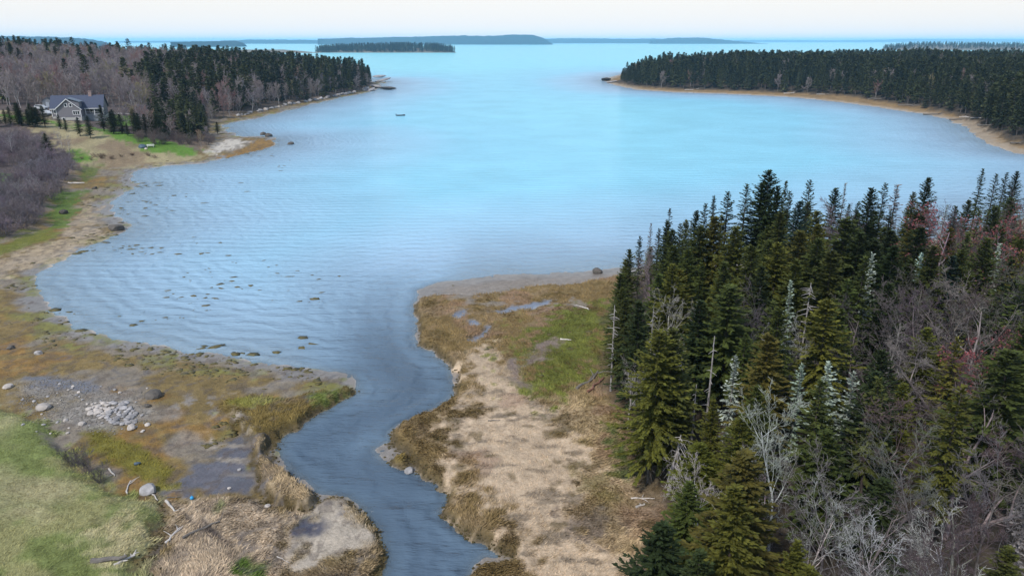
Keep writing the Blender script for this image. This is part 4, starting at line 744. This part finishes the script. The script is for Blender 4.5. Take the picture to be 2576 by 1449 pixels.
for k in range(13):
    x, y, z = from_base(random.uniform(-10, 118), random.uniform(312, 321)); plant('spruce_tree', NEAR_S[random.choice((0, 2, 4))], x, y, random.uniform(4, 6.5), 1.4, jit(DARK, .2), BARK, 'bushy dark young spruce in the row left of the house above the field', 'tree', 'young spruces left of the house', z=z)
for k in range(22):
    a = random.uniform(275, 530); x, y, z = from_base(a, np.interp(a, [275, 340, 420, 530], [335, 343, 350, 352]) + random.uniform(-10, 2)); plant('spruce_tree', NEAR_S[random.choice((0, 2, 4))], x, y, random.uniform(3.5, 7), 1.4, jit(DARK, .2), BARK, 'dark young spruce in the dense row behind the green field', 'tree', 'young spruces behind the green field', z=z)
# ------------------------------------------------------------------ shrubs
def shrub(px, py, H, w, cl, lab, grp):
    x, y, z = from_base(px, py); plant('shrub', random.choice(SHRUB), x, y, H, w, jit(cl, .15), jit(cl, .15), lab, 'shrub', grp, nat=2.5, z=z, names=('stems', 'twigs'))
PURP = (.19, .16, .175)
shrub(190, 1168, 1.7, 1.0, (.115, .10, .105), 'grey leafless shrub on the lawn edge, left half of the clump', 'shrub clump on the lawn edge'); shrub(222, 1188, 1.8, 1.0, (.115, .10, .105), 'grey leafless shrub on the lawn edge, middle of the clump', 'shrub clump on the lawn edge'); shrub(252, 1212, 1.5, .9, (.115, .10, .105), 'grey leafless shrub on the lawn edge, right end of the clump', 'shrub clump on the lawn edge')
TH = [(-60, 345), (60, 352), (130, 372), (190, 402), (196, 428), (150, 468), (160, 482), (112, 520), (112, 552), (56, 584), (-60, 612)]
tp = np.array(TH, float); spots = []
for _ in range(2500):
    a, b_ = random.uniform(-55, 200), random.uniform(348, 600)
    if sdf(TH, np.array([a]), np.array([b_]))[0] < 2 or (a < 60 and 425 < b_ < 470): continue
    if min([((a - c_) / 1.0) ** 2 + ((b_ - d_) / .45) ** 2 for c_, d_ in spots] or [1e9]) < (11 + (b_ - 350) * .05) ** 2: continue
    spots.append((a, b_))
for a, b_ in [s_ for s_ in spots[:150] if not (s_[0] > 120 and s_[1] < 400)]:
    far_ = 'upper' if b_ < 440 else 'lower'; shrub(a, b_, random.uniform(2.2, 3.6), random.uniform(1.0, 1.4), PURP, f'leafless purple-grey shrub in the {far_} thicket on the left shore', f'{far_} thicket on the left shore')
for k in range(26):
    a = random.uniform(340, 545); b_ = random.uniform(345, 362) + (a - 340) * .03; shrub(a, b_, random.uniform(1.8, 3.2), 1.2, (.13, .105, .10), 'leafless brown shrub on the low bank behind the green field', 'shrubs on the low bank')
for k in range(16):
    a = random.uniform(200, 420); b_ = random.uniform(393, 404) - (a - 200) * .02; shrub(a, b_, random.uniform(.7, 1.2), 1.5, (.17, .12, .09), 'low dry shrub on the field edge above the beach', 'low shrubs above the beach')
for px, py, H in [(160, 385, 6), (175, 392, 5.5), (35, 395, 6), (55, 520, 5), (110, 500, 4.5), (95, 505, 5)]:
    x, y, z = from_base(px, py); plant('birch_tree', random.choice(BIRCH), x, y, H, .8, (.30, .28, .28), (.38, .36, .35), f'slender pale birch rising from the thicket, {"near its far end" if py < 400 else "near the beach"}', 'tree', f'pale birches in the thicket {"far" if py < 400 else "near"}', nat=10, z=z)

# ------------------------------------------------------------------ house
hx, hy, hzz = from_base(176, 303); hr = R(17)
hs = empty('house', 'grey gabled house with white trim, dark roof and porch, among bare trees', 'house', None, (hx, hy, hzz), hr, 1.0)
MB().box(-3.5, 3.5, 0, 7, -1.6, .85).box(-5.8, 9.2, 4, 11.6, -1.6, .849).build('foundation', 'concrete', hs)
w_ = MB(); w_.prism([(-3.55, .85), (3.55, .85), (3.55, 3.5), (0, 6.45), (-3.55, 3.5)], 'y', -.03, 4.5); w_.prism([(4.0, .85), (11.6, .85), (11.6, 3.6), (7.8, 7.0), (4.0, 3.6)], 'x', -5.8, 4.2); w_.prism([(6.2, .85), (11.6, .85), (11.6, 3.6), (7.8, 7.0), (6.2, 5.5)], 'x', 4.2, 9.2); wall = w_.build('wall', 'siding', hs)
rf = MB(); rf.slab([(-6.2, 3.5, 3.25), (9.6, 3.5, 3.25), (9.6, 7.8, 7.15), (-6.2, 7.8, 7.15)], .16); rf.slab([(9.6, 12.1, 3.25), (-6.2, 12.1, 3.25), (-6.2, 7.8, 7.151), (9.6, 7.8, 7.151)], .16); roof = rf.build('roof', 'shingle', hs)
rw = MB(); rw.slab([(-4.0, 5.0, 3.12), (-4.0, -.4, 3.12), (0, -.4, 6.52), (0, 7.4, 6.52)], -.15); rw.slab([(4.0, -.4, 3.12), (4.0, 5.0, 3.12), (0, 7.4, 6.521), (0, -.4, 6.521)], -.15); rw.build('wing_roof', 'shingle', hs)
dm = MB(); dm.prism([(.4, 6.1), (3.15, 3.8), (3.15, 5.45)], 'y', 1.0, 4.6); dm.build('dormer', 'siding', hs); MB().slab([(0, .7, 6.72), (3.5, .7, 5.5), (3.5, 5.2, 5.5), (0, 5.2, 6.72)], .12).build('dormer_roof', 'pale_shingle', hs)
MB().box(5.0, 5.9, 7.2, 8.3, 6.2, 8.4).box(4.92, 5.98, 7.12, 8.38, 8.4, 8.55).build('chimney', 'brick', roof)
tr = MB()
for sx_ in (-1, 1): tr.slab([(sx_ * 4.0, -.44, 3.05), (sx_ * 4.0, -.44, 3.30), (0, -.44, 6.72), (0, -.44, 6.45)], .06 * sx_)
for xx in (-3.56, 3.40): tr.box(xx, xx + .17, -.10, -.03, .85, 3.4)
tr.box(-5.84, -5.66, 3.9, 3.998, .85, 3.5); tr.box(3.9, 9.6, 3.42, 3.52, 3.10, 3.32); tr.box(-6.2, -3.95, 3.42, 3.52, 3.10, 3.32); tr.build('trim', 'trim', hs)
def window(x0, x1, z0, z1, yy, n=1):
    fr_ = MB()
    for a in ((x0 - .14, x0), (x1, x1 + .14)): fr_.box(*a, yy - .08, yy, z0 - .14, z1 + .14)
    fr_.box(x0, x1, yy - .08, yy, z1, z1 + .14).box(x0, x1, yy - .08, yy, z0 - .14, z0)
    for k in range(1, n): c_ = x0 + (x1 - x0) * k / n; fr_.box(c_ - .06, c_ + .06, yy - .07, yy, z0, z1)
    f_ = fr_.build('window', 'trim', hs); MB().box(x0, x1, yy - .035, yy - .005, z0, z1).build('pane', 'glass', f_)
window(-.75, -.15, 4.2, 5.1, -.03); window(.65, 1.25, 4.2, 5.1, -.03); window(1.35, 3.1, 1.75, 2.8, -.03, 3); window(-2.0, -1.4, .1, .75, 0); window(1.9, 2.5, .1, .75, 0); window(-5.1, -4.5, 1.8, 2.7, 4.0); window(5.0, 6.2, 1.6, 3.0, 6.2, 2); window(7.2, 8.2, 1.6, 3.0, 6.2, 2)
pc = MB().box(3.6, 9.4, 3.6, 6.2, 1.05, 1.2); pc.build('porch_floor', 'deck', hs)
for k in range(17):
    MB().box(3.6 + k * .34, 3.9 + k * .34, 3.52, 3.58, -1.3, 1.05).build('skirt_board', 'deck', hs)
for xx in (4.1, 6.7, 9.2): MB().box(xx - .09, xx + .09, 3.7, 3.88, 1.2, 3.2).build('porch_post', 'trim', hs)
MB().box(9.11, 9.29, 5.0, 5.18, 1.2, 3.4).build('porch_post', 'trim', hs)
for a in (4.2, 6.8): 
    MB().box(a, a + 2.3, 3.76, 3.82, 2.05, 2.13).box(a, a + 2.3, 3.76, 3.82, 1.32, 1.40).build('railing', 'trim', hs)
def vehicle(px, py, rz, paint, lab):
    x, y, z = from_base(px, py); e = empty('parked_car', lab, 'car', 'cars parked by the house', (x, y, z), rz)
    b_ = MB().prism([(-2.2, .35), (2.2, .35), (2.25, .75), (2.1, .95), (1.2, 1.02), (.6, 1.5), (-1.5, 1.55), (-2.1, 1.05), (-2.25, .7)], 'y', -.85, .85); b_.build('body', paint, e)
    MB().prism([(1.02, 1.05), (.55, 1.42), (-1.4, 1.46), (-1.8, 1.08)], 'y', -.86, .86).build('windows', 'glass', e)
    for wx_ in (-1.4, 1.4):
        for wy_ in (-.78, .78): MB().tube([(wx_, wy_ - .1, .34), (wx_, wy_ + .1, .34)], .34, 12).build('wheel', 'tyre', e)
vehicle(104, 276, R(-10), 'car_paint', 'white car parked farther back, left of the house'); vehicle(118, 290, R(-35), 'car_paint', 'white car parked nearer, left of the house wall')
x, y, z = from_base(121, 270); e = empty('shed', 'small pale grey shed behind the left end of the house', 'shed', None, (x, y, z), hr)
MB().prism([(-1.6, -.5), (1.6, -.5), (1.6, 2.2), (0, 3.4), (-1.6, 2.2)], 'y', 0, 3).build('wall', 'shed_wall', e); s_ = MB(); s_.slab([(-1.9, 3.2, 2.0), (-1.9, -.2, 2.0), (0, -.2, 3.42), (0, 3.2, 3.42)], -.1); s_.slab([(1.9, -.2, 2.0), (1.9, 3.2, 2.0), (0, 3.2, 3.421), (0, -.2, 3.421)], -.1); s_.build('roof', 'pale_shingle', e); MB().box(-.5, .5, -.06, -.01, -.3, 1.8).build('door', 'trim', e)
# drive past the lawn
pts = [from_base(a, b_) for a, b_ in [(262, 287), (285, 286.5), (310, 286.5), (335, 288), (352, 292), (372, 300), (388, 306)]]; pa = np.array([(p_[0], p_[1]) for p_ in pts]); pa = np.stack([np.interp(np.linspace(0, 6, 60), np.arange(7), pa[:, k]) for k in (0, 1)], 1)
tn = np.gradient(pa, axis=0); tn /= np.linalg.norm(tn, axis=1, keepdims=True); nr_ = np.stack([-tn[:, 1], tn[:, 0]], 1); V = np.concatenate([pa + nr_ * o_ for o_ in (-1.3, -.4, .4, 1.3)]); Zt = terrain(V[:, 0], V[:, 1]) + .10
F = np.concatenate([np.stack([np.arange(59) + k * 60, np.arange(59) + k * 60 + 1, np.arange(59) + (k + 1) * 60 + 1, np.arange(59) + (k + 1) * 60], 1) for k in range(3)]); o = ob('path', mesh_np('path', np.hstack([V, Zt[:, None]]), F, 'gravel_drive')); o['kind'] = 'structure'

# ------------------------------------------------------------------ skiff, picnic table and other small things
x, y = gp(1008, 292, 0); e = empty('skiff', 'small dark open boat with outboard motor lying alone on the bay', 'boat', None, (x, y, 0), R(4))
xs_ = np.linspace(-1.75, 1.85, 13); rings = []
for xx in xs_:
    t = (xx + 1.75) / 3.6; bw = .72 * (1 - max(0, (t - .45) / .55) ** 2.2) + .02; zt = .38 + .28 * max(0, t - .4) ** 1.5 * 2; zb = -.12 + .3 * max(0, t - .75)
    rings.append([(xx, -bw, zt), (xx, -bw * .8, .05), (xx, 0, zb), (xx, bw * .8, .05), (xx, bw, zt), (xx, bw * .9, zt), (xx, bw * .7, .12), (xx, 0, .02 + max(0, zb)), (xx, -bw * .7, .12), (xx, -bw * .9, zt)])
V = np.array(rings).reshape(-1, 3); F = [[i * 10 + k, i * 10 + (k + 1) % 10, (i + 1) * 10 + (k + 1) % 10, (i + 1) * 10 + k] for i in range(12) for k in range(10)]; ob('hull', mesh_np('hull', V, np.array(F), 'hull'), e)
MB().box(-1.80, -1.74, -.70, .70, -.08, .42).build('transom', 'hull', e)
for xx in (-.7, .5): MB().box(xx - .13, xx + .13, -.6, .6, .28, .32).build('thwart', 'old_wood', e)
om = MB().box(-2.1, -1.78, -.14, .14, .42, .82).box(-1.98, -1.88, -.05, .05, -.3, .42); om.build('outboard_motor', 'hull', e)
x, y, z = from_base(379, 371); e = empty('picnic_table', 'whitish picnic table standing on the green field above the beach', 'table', None, (x, y, z), R(20))
MB().box(-.95, .95, -.38, .38, .70, .76).build('tabletop', 'white_paint', e)
for s_ in (-1, 1): MB().box(-.95, .95, s_ * .72 - .13, s_ * .72 + .13, .42, .46).build('bench', 'white_paint', e); MB().box(s_ * .7 - .04, s_ * .7 + .04, -.8, .8, .36, .42).tube([(s_ * .7, -.55, 0), (s_ * .7, -.2, .7)], .045, 5).tube([(s_ * .7, .55, 0), (s_ * .7, .2, .7)], .045, 5).build('leg_frame', 'white_paint', e)

def rock_mesh(seed, sub=2, flat=.6):
    b_ = bmesh.new(); bmesh.ops.create_icosphere(b_, subdivisions=sub, radius=.5); r = np.random.default_rng(seed); pl = unit(r.normal(0, 1, (9, 3))); of = r.uniform(.30, .46, 9)
    for v in b_.verts:
        p_ = np.array(v.co)
        for q, o_ in zip(pl, of):
            d_ = p_ @ q - o_
            if d_ > 0: p_ = p_ - q * d_ * .9
        p_[2] *= flat; v.co = p_ * (1 + r.normal(0, .02))
    me = bpy.data.meshes.new('stone'); b_.to_mesh(me); b_.free(); return me
RM = {}
for mt in ('rock', 'pale_rock', 'dark_rock', 'weed', 'red_soil', 'tarp'):
    RM[mt] = []
    for k in range(4):
        me = rock_mesh(500 + k, 2, (.75, .6, .5, .65)[k]); me.materials.append(MATS[mt]); RM[mt].append(me)
def stone(px, py, s, mt, lab, grp=None, name='stone', cat='stone', sc=(1, 1, 1), z=None, xy=None):
    if xy is None: x, y, zz = from_base(px, py)
    else: x, y = xy; zz = th(x, y)
    o = ob(name, random.choice(RM[mt]), None, (x, y, (zz if z is None else z) + s * .12), (random.uniform(-.2, .2), random.uniform(-.2, .2), random.uniform(0, 6.28)), tuple(s * q for q in sc)); return tag(o, lab, cat, grp)
G_B = 'boulders on the left flats'
for px, py, s, mt, lab in [(20, 974, .95, 'pale_rock', 'white boulder at the left edge by the gravel'), (109, 1027, 1.3, 'pale_rock', 'large flat pinkish-pale slab on the gravel'), (385, 997, 1.6, 'dark_rock', 'dark weedy boulder, biggest on the left flats'), (28, 876, .9, 'dark_rock', 'brown boulder on the brown flat near the left edge'), (98, 889, .9, 'rock', 'greyish boulder right of the brown one on the flat'), (206, 1068, .65, 'pale_rock', 'cream stone left below the stone heap'), (331, 1077, .9, 'pale_rock', 'cream boulder right below the stone heap'), (371, 1069, .5, 'pale_rock', 'small cream stone right of the cream boulder'), (165, 1058, .5, 'pale_rock', 'small white stone below the gravel'), (372, 1022, .6, 'dark_rock', 'dark grey stone below the dark weedy boulder'), (373, 1236, 1.2, 'rock', 'blue-grey boulder at the corner of the lawn'), (602, 1181, .35, 'rock', 'small grey stone on the dark wet mud'), (577, 1227, .3, 'pale_rock', 'small pale stone low on the dark wet mud'), (672, 1273, .5, 'pale_rock', 'pale stone in the dry grass near the bank'), (1093, 1306, .5, 'pale_rock', 'lone pale block standing in the creek'), (1030, 1187, .8, 'rock', 'reddish stone in the shallows below the islet'), (1503, 685, 1.5, 'dark_rock', 'dark round boulder on the sand flat beside the grove'), (293, 578, 2.6, 'dark_rock', 'dark flat boulder at the water edge of the left shore'), (160, 537, 1.6, 'dark_rock', 'dark stone in the green strip of the left shore'), (238, 475, 1.2, 'dark_rock', 'dark stone above the rockweed of the left shore'), (731, 364, 2.2, 'dark_rock', 'dark rock alone in the water off the spit'), (662, 340, 2.2, 'dark_rock', 'dark rock at the tip of the spit, left one'), (676, 344, 2.6, 'dark_rock', 'dark rock at the tip of the spit, right one'), (358, 372, 2.4, 'tarp', 'dark tarp-covered heap beside the picnic table'), (367, 376, 1.0, 'pale_rock', 'small white heap below the tarp on the field')]:
    stone(px, py, s, mt, lab, G_B if 'flat' in lab or 'heap' in lab else None, name='boulder' if mt != 'tarp' else 'covered_heap', cat='stone' if mt != 'tarp' else 'heap', z=0.0 if px in (731,) else None)
HEAP = [(216, 1016), (262, 1008), (318, 1012), (342, 1040), (335, 1068), (290, 1068), (262, 1052), (226, 1042)]; hp = []
while len(hp) < 78:
    a, b_ = random.uniform(212, 345), random.uniform(1005, 1072)
    if sdf(HEAP, np.array([a]), np.array([b_]))[0] > 0 and min([(a - c_) ** 2 + ((b_ - d_) * 1.8) ** 2 for c_, d_ in hp] or [999]) > 60: hp.append((a, b_))
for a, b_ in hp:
    pale = a + b_ * .4 < 682 + random.uniform(-18, 14); stone(a, b_, random.uniform(.32, .68), 'pale_rock' if pale else 'rock', 'pale rounded stone in the left end of the stone heap' if pale else 'grey rounded stone in the stone heap', 'pale stones of the heap' if pale else 'grey stones of the heap', sc=(1.1, .85, .8))
for k in range(46):
    a, b_ = random.uniform(50, 370), random.uniform(965, 1090); stone(a, b_, random.uniform(.16, .36), random.choice(['rock', 'pale_rock', 'rock']), 'small loose stone on the gravel round the stone heap', 'loose stones on the gravel')
for k, (px, py, s) in enumerate([(953, 197, 9), (962, 207, 11), (976, 227, 8), (946, 222, 9), (934, 229, 6), (1524, 204, 9), (1540, 209, 7)]):
    stone(px, py, s, 'dark_rock' if k in (2, 5) else 'rock', ['flat grey ledge highest at the left headland tip', 'flat grey ledge below the highest at the left tip', 'dark weedy ledge standing off the left tip in the water', 'grey ledge at the waterline of the left tip', 'small grey ledge left of the tip ledges', 'dark ledge at the outer tip of the right headland', 'grey ledge just inside the right headland tip'][k], 'rock ledges at the headland tips', name='rock_ledge', cat='rock', sc=(1.5, .8, .35), z=0.1)
for k in range(70):
    t = random.random(); px = 590 + 345 * t ** .8; py = np.interp(px, [545, 620, 720, 830, 915, 936], [303, 288, 265, 246, 228, 215]) + random.uniform(-1.5, 1.5); stone(px, py, random.uniform(1.2, 3.4) * (.6 + .6 * t), random.choice(['rock', 'rock', 'pale_rock']), f'grey shore boulder under the trees of the left headland, {"near its tip" if px > 820 else "along the beach"}', f'shore boulders of the left headland {"tip" if px > 820 else "beach"}', name='boulder')

# ------------------------------------------------------------------ driftwood
def log(px, py, L, r_, ang, mt, lab, branches=0, grp='driftwood', xy=None, cat='driftwood', name='driftwood_log', pitch=0.0):
    x, y, z = from_base(px, py); r = random.Random(int(px * 7 + py)); e = empty(name, lab, cat, grp, (x, y, z + r_ * .6), ang); e.rotation_euler[1] = pitch
    n = 5; pts = [((k / n - .5) * L, r.uniform(-.04, .04) * L, r.uniform(0, .02) * L) for k in range(n + 1)]; MB().tube(pts, [r_ * (1 - .5 * k / n) for k in range(n + 1)], 8).build('stem', mt, e)
    for k in range(branches):
        t = r.uniform(.3, 1); bx = (t - .5) * L; a = r.uniform(-1.2, 1.2); l = L * r.uniform(.2, .45); MB().tube([(bx, 0, 0), (bx + l * .5 * math.cos(a), l * .5 * math.sin(a), r.uniform(.02, .2) * l), (bx + l * math.cos(a * 1.2), l * math.sin(a * 1.2), r.uniform(0, .4) * l)], [r_ * .5, r_ * .35, r_ * .15], 5).build('branch', mt, e)
for px, py, L, r_, a, mt, nb, lab in [(282, 1188, 1.3, .07, -.8, 'driftwood', 1, 'short pale log beside the shrub clump'), (323, 1225, 1.7, .06, 1.9, 'driftwood', 2, 'pale bent stick with roots at the lawn edge'), (388, 1248, 1.3, .06, -.75, 'driftwood', 0, 'thin pale log beside the blue-grey boulder'), (430, 1273, 1.6, .10, -.8, 'driftwood', 1, 'thick white log lying in the wrack'), (435, 1346, 1.5, .08, 1.45, 'driftwood', 4, 'white branched driftwood standing out of the dry grass'), (507, 1332, 2.4, .09, .75, 'old_wood', 2, 'long grey-brown log in the matted grass'), (275, 1410, 1.9, .19, .25, 'old_wood', 0, 'dark thick log on the lawn near the bottom'), (313, 1410, 1.2, .10, .9, 'driftwood', 5, 'grey root tangle right of the dark log on the lawn'), (445, 1234, .7, .05, .1, 'old_wood', 0, 'dark stick on the wet mud, upper one'), (437, 1250, .9, .05, .15, 'old_wood', 0, 'dark stick on the wet mud, lower one'), (713, 1407, 1.1, .03, -.5, 'driftwood', 0, 'thin pale stick lying on the matted grass'), (1466, 773, 2.0, .08, 2.3, 'driftwood', 4, 'white branching driftwood on the green meadow'), (1423, 855, 1.1, .10, -.2, 'driftwood', 2, 'white stump-like driftwood low on the green meadow'), (1243, 1057, 1.0, .06, 0.05, 'old_wood', 0, 'dark short log on the tan marsh'), (1617, 1254, 1.6, .06, 0.0, 'driftwood', 2, 'white forked branch at the lower grove edge'), (1611, 1273, .7, .09, .4, 'driftwood', 2, 'white knot of wood below the forked branch'), (1482, 958, 4.2, .14, 1.0, 'old_wood', 3, 'fallen trunk with broken branches at the meadow corner'), (1500, 968, 3.4, .11, 1.05, 'red_soil', 2, 'second fallen trunk, reddish, beside the first'), (192, 463, 3.2, .25, .2, 'driftwood', 0, 'pale log stranded above the left shore green strip'), (2212, 251, 14, .35, .25, 'old_wood', 5, 'dark fallen tree on the right beach, left one'), (2291, 267, 11, .3, -.3, 'old_wood', 4, 'dark fallen tree on the right beach, second from the left'), (2350, 289, 10, .28, .1, 'old_wood', 3, 'low dark log on the right beach, third from the left'), (2420, 302, 11, .28, .15, 'old_wood', 4, 'dark fallen trunk under the right wood, fourth from the left'), (2440, 297, 8, .16, 2.2, 'driftwood', 3, 'pale leaning branch on the right beach'), (2486, 317, 9, .28, .2, 'old_wood', 4, 'dark log at the curved right beach'), (2563, 362, 6, .3, .1, 'old_wood', 3, 'dark log cut by the right edge'), (1990, 236, 9, .2, .1, 'driftwood', 3, 'pale driftwood on the straight right shore'), (1740, 227, 9, .2, .1, 'driftwood', 4, 'whitish fallen tree on the outer right beach'), (2070, 239, 7, .2, -.1, 'driftwood', 2, 'pale short log near the bend of the right shore')]:
    log(px, py, L, r_, a, mt, lab, nb)
x, y, z = from_base(483, 1254); b_ = bmesh.new(); bmesh.ops.create_uvsphere(b_, u_segments=16, v_segments=10, radius=.13); me = bpy.data.meshes.new('float'); b_.to_mesh(me); b_.free(); me.materials.append(MATS['blue_plastic']); [setattr(f_, 'use_smooth', True) for f_ in me.polygons]
e = empty('fishing_float', 'bright blue ball float on the mud above the matted grass', 'float', None, (x, y, z + .13)); ob('ball', me, e); MB().tube([(0, 0, .11), (0, 0, .17)], .03, 8).build('eyelet', 'blue_plastic', e)
x, y, z = from_base(345, 1168); e = empty('plastic_scrap', 'small bluish plastic jug lying on the mossy mud', 'litter', None, (x, y, z + .1), .4); MB().tube([(-.2, 0, 0), (-.17, 0, 0), (.12, 0, 0), (.2, 0, 0.02), (.26, 0, .02)], [.08, .12, .12, .05, .05], 10).build('jug', 'tarp', e, smooth=True)
# ------------------------------------------------------------------ stuff: matted grass, rockweed, gravel
def polar_pts(n, r0, r1, a0, a1, seed, power=0.0):
    r = np.random.default_rng(seed); rr = np.exp(r.uniform(math.log(r0), math.log(r1), n)); a = r.uniform(a0, a1, n); return np.sin(a) * rr, np.cos(a) * rr, r
x, y, r = polar_pts(260000, 34, 130, -R(44), R(16), 901); Tt = terrain(x, y, True); cg, wg, vg = cover(x, y, Tt)
k = (r.uniform(0, 1, len(x)) < vg * np.clip(1.25 - np.hypot(x, y) / 130, .15, 1)) & (Tt[0] > .12) & (Tt[8] < 2); x, y, cg, vg, hg, ulg = x[k], y[k], cg[k], vg[k], Tt[0][k], Tt[6][k]
n = len(x); flow = 6.28 * fbm(x, y, 6.0, 91) * 1.6 + 2.0; nb = 4
X = np.repeat(x, nb) + r.normal(0, .10, n * nb); Y = np.repeat(y, nb) + r.normal(0, .10, n * nb); fl = np.repeat(flow, nb) + r.normal(0, .55, n * nb); el = r.uniform(.12, .75, n * nb); Lb = np.repeat((.17 + .17 * np.minimum(vg, 1.4)) * np.where(ulg > 0, .5, 1), nb) * r.uniform(.6, 1.3, n * nb)
D = np.stack([np.cos(fl) * np.cos(el), np.sin(fl) * np.cos(el), np.sin(el)], 1); V, F = kites(np.stack([X, Y, np.repeat(hg, nb) - .03], 1), D, unit(r.normal(0, .5, (n * nb, 3)) + np.array([0, 0, 1])), Lb, Lb * r.uniform(.05, .09, n * nb))
tc_ = np.repeat(cg, nb, 0) * r.uniform(.75, 1.5, (n * nb, 1)) * np.array([1.03, 1, .95]); o = ob('marsh_grass', mesh_np('marsh_grass', V, F, 'covered', dict(tint=np.clip(np.repeat(tc_, 4, 0), 0, .9)))); o['kind'] = 'stuff'; o['label'] = 'matted dry marsh grass and lawn blades'
# rockweed lumps on the flats and just under the surface
x, y, r = polar_pts(26000, 48, 260, -R(40), R(8), 902); Tt = terrain(x, y, True); h_, dl_ = Tt[0], Tt[2]; cl_ = fbm(x, y, 6, 95); c2 = fbm(x, y, 2.0, 96)
dens = np.where((dl_ > -28) & (dl_ < 5.5), np.where(dl_ > 0, sstep(.44, .66, .6 * cl_ + .4 * c2), sstep(.50, .66, .7 * fbm(x * .4, y, 7, 97) + .3 * c2) * .55 * np.exp(dl_ / 20)), 0) * (Tt[4] > 7) * (Tt[7] < -1)
k = r.uniform(0, 1, len(x)) < dens; x, y, h_ = x[k], y[k], h_[k]; n = len(x)
ico = bmesh.new(); bmesh.ops.create_icosphere(ico, subdivisions=1, radius=.5); iv = np.array([v.co[:] for v in ico.verts]); jf = np.array([[v.index for v in f_.verts] for f_ in ico.faces]); ico.free()
def lumps(name, x, y, z, sx, sz, mat, r, label):
    n = len(x); V = iv[None] * (1 + r.normal(0, .22, (n, len(iv), 1))); V = V * np.stack([sx, sx * r.uniform(.5, 1, n), sz], 1)[:, None, :]; a = r.uniform(-.6, .6, n); ca, sa = np.cos(a)[:, None], np.sin(a)[:, None]
    V = np.stack([V[..., 0] * ca - V[..., 1] * sa + x[:, None], V[..., 0] * sa + V[..., 1] * ca + y[:, None], V[..., 2] + z[:, None]], -1); F = jf[None] + (np.arange(n) * len(iv))[:, None, None]
    o = ob(name, mesh_np(name, V.reshape(-1, 3), F.reshape(-1, 3), mat)); o['kind'] = 'stuff'; o['label'] = label
sx = .12 + .8 * r.uniform(0, 1, n) ** 2.2 * (1 + np.hypot(x, y) / 160); lumps('rockweed', x, y, np.where(h_ > 0, h_, np.maximum(h_, -.024)), sx * np.where(h_ > 0, .8, 1.3), np.where(h_ > 0, r.uniform(.08, .16, n), .075), 'weed', r, 'clumps of dark rockweed on the flats and in the shallows')
x, y, r = polar_pts(60000, 50, 75, -R(37), -R(17), 903); q = sdf(Z['gravel'], x, y, 10); k = (q > -2.5) & (r.uniform(0, 1, len(x)) < .35 * sstep(-2.5, 1.5, q)); x, y = x[k], y[k]; n = len(x); lumps('gravel', x, y, terrain(x, y), r.uniform(.06, .22, n), r.uniform(.05, .12, n), 'shingle_stone', r, 'grey shingle and pebbles round the stone heap')
x, y, r = polar_pts(70000, 38, 75, -R(40), -R(14), 905); q = sdf(Z['wrack'], x, y, 10); k = (q > -.4) & (r.uniform(0, 1, len(x)) < .35 * sstep(-.4, .9, q)); x, y = x[k], y[k]; n = len(x); lumps('wrack', x, y, terrain(x, y), r.uniform(.08, .3, n), r.uniform(.04, .12, n), 'peat', r, 'dark strand line of dead weed along the lawn edge')
# crumbled turf along the creek banks
x, y, r = polar_pts(60000, 36, 110, -R(22), R(4), 904); Tt = terrain(x, y, True); md_ = np.maximum.reduce([Tt[5][q] for q in ('l1', 'lv', 'l2', 'r', 'i')]); k = (np.abs(md_ + .15) < .35) & (np.maximum(Tt[2], Tt[3]) < 5) & (r.uniform(0, 1, len(x)) < .22); x, y = x[k], y[k]; n = len(x); lumps('bank_turf', x, y, Tt[0][k], r.uniform(.1, .3, n), r.uniform(.08, .2, n), 'peat', r, 'crumbling dark turf along the creek banks')

# ------------------------------------------------------------------ air
hb = MB().box(-31500, 31500, -31500, 31500, -11, 92); hb = hb.build('haze', 'rock'); hb.data.materials.clear(); hb['kind'] = 'stuff'
m = bpy.data.materials.new('haze'); m.use_nodes = True; nt = m.node_tree; nt.nodes.clear(); out = nt.nodes.new('ShaderNodeOutputMaterial'); pv = nt.nodes.new('ShaderNodeVolumePrincipled'); pv.inputs['Color'].default_value = (.42, .75, 1.0, 1); pv.inputs['Density'].default_value = 0.85e-4; pv.inputs['Anisotropy'].default_value = 0.0
nt.links.new(pv.outputs[0], out.inputs['Volume']); hb.data.materials.append(m)
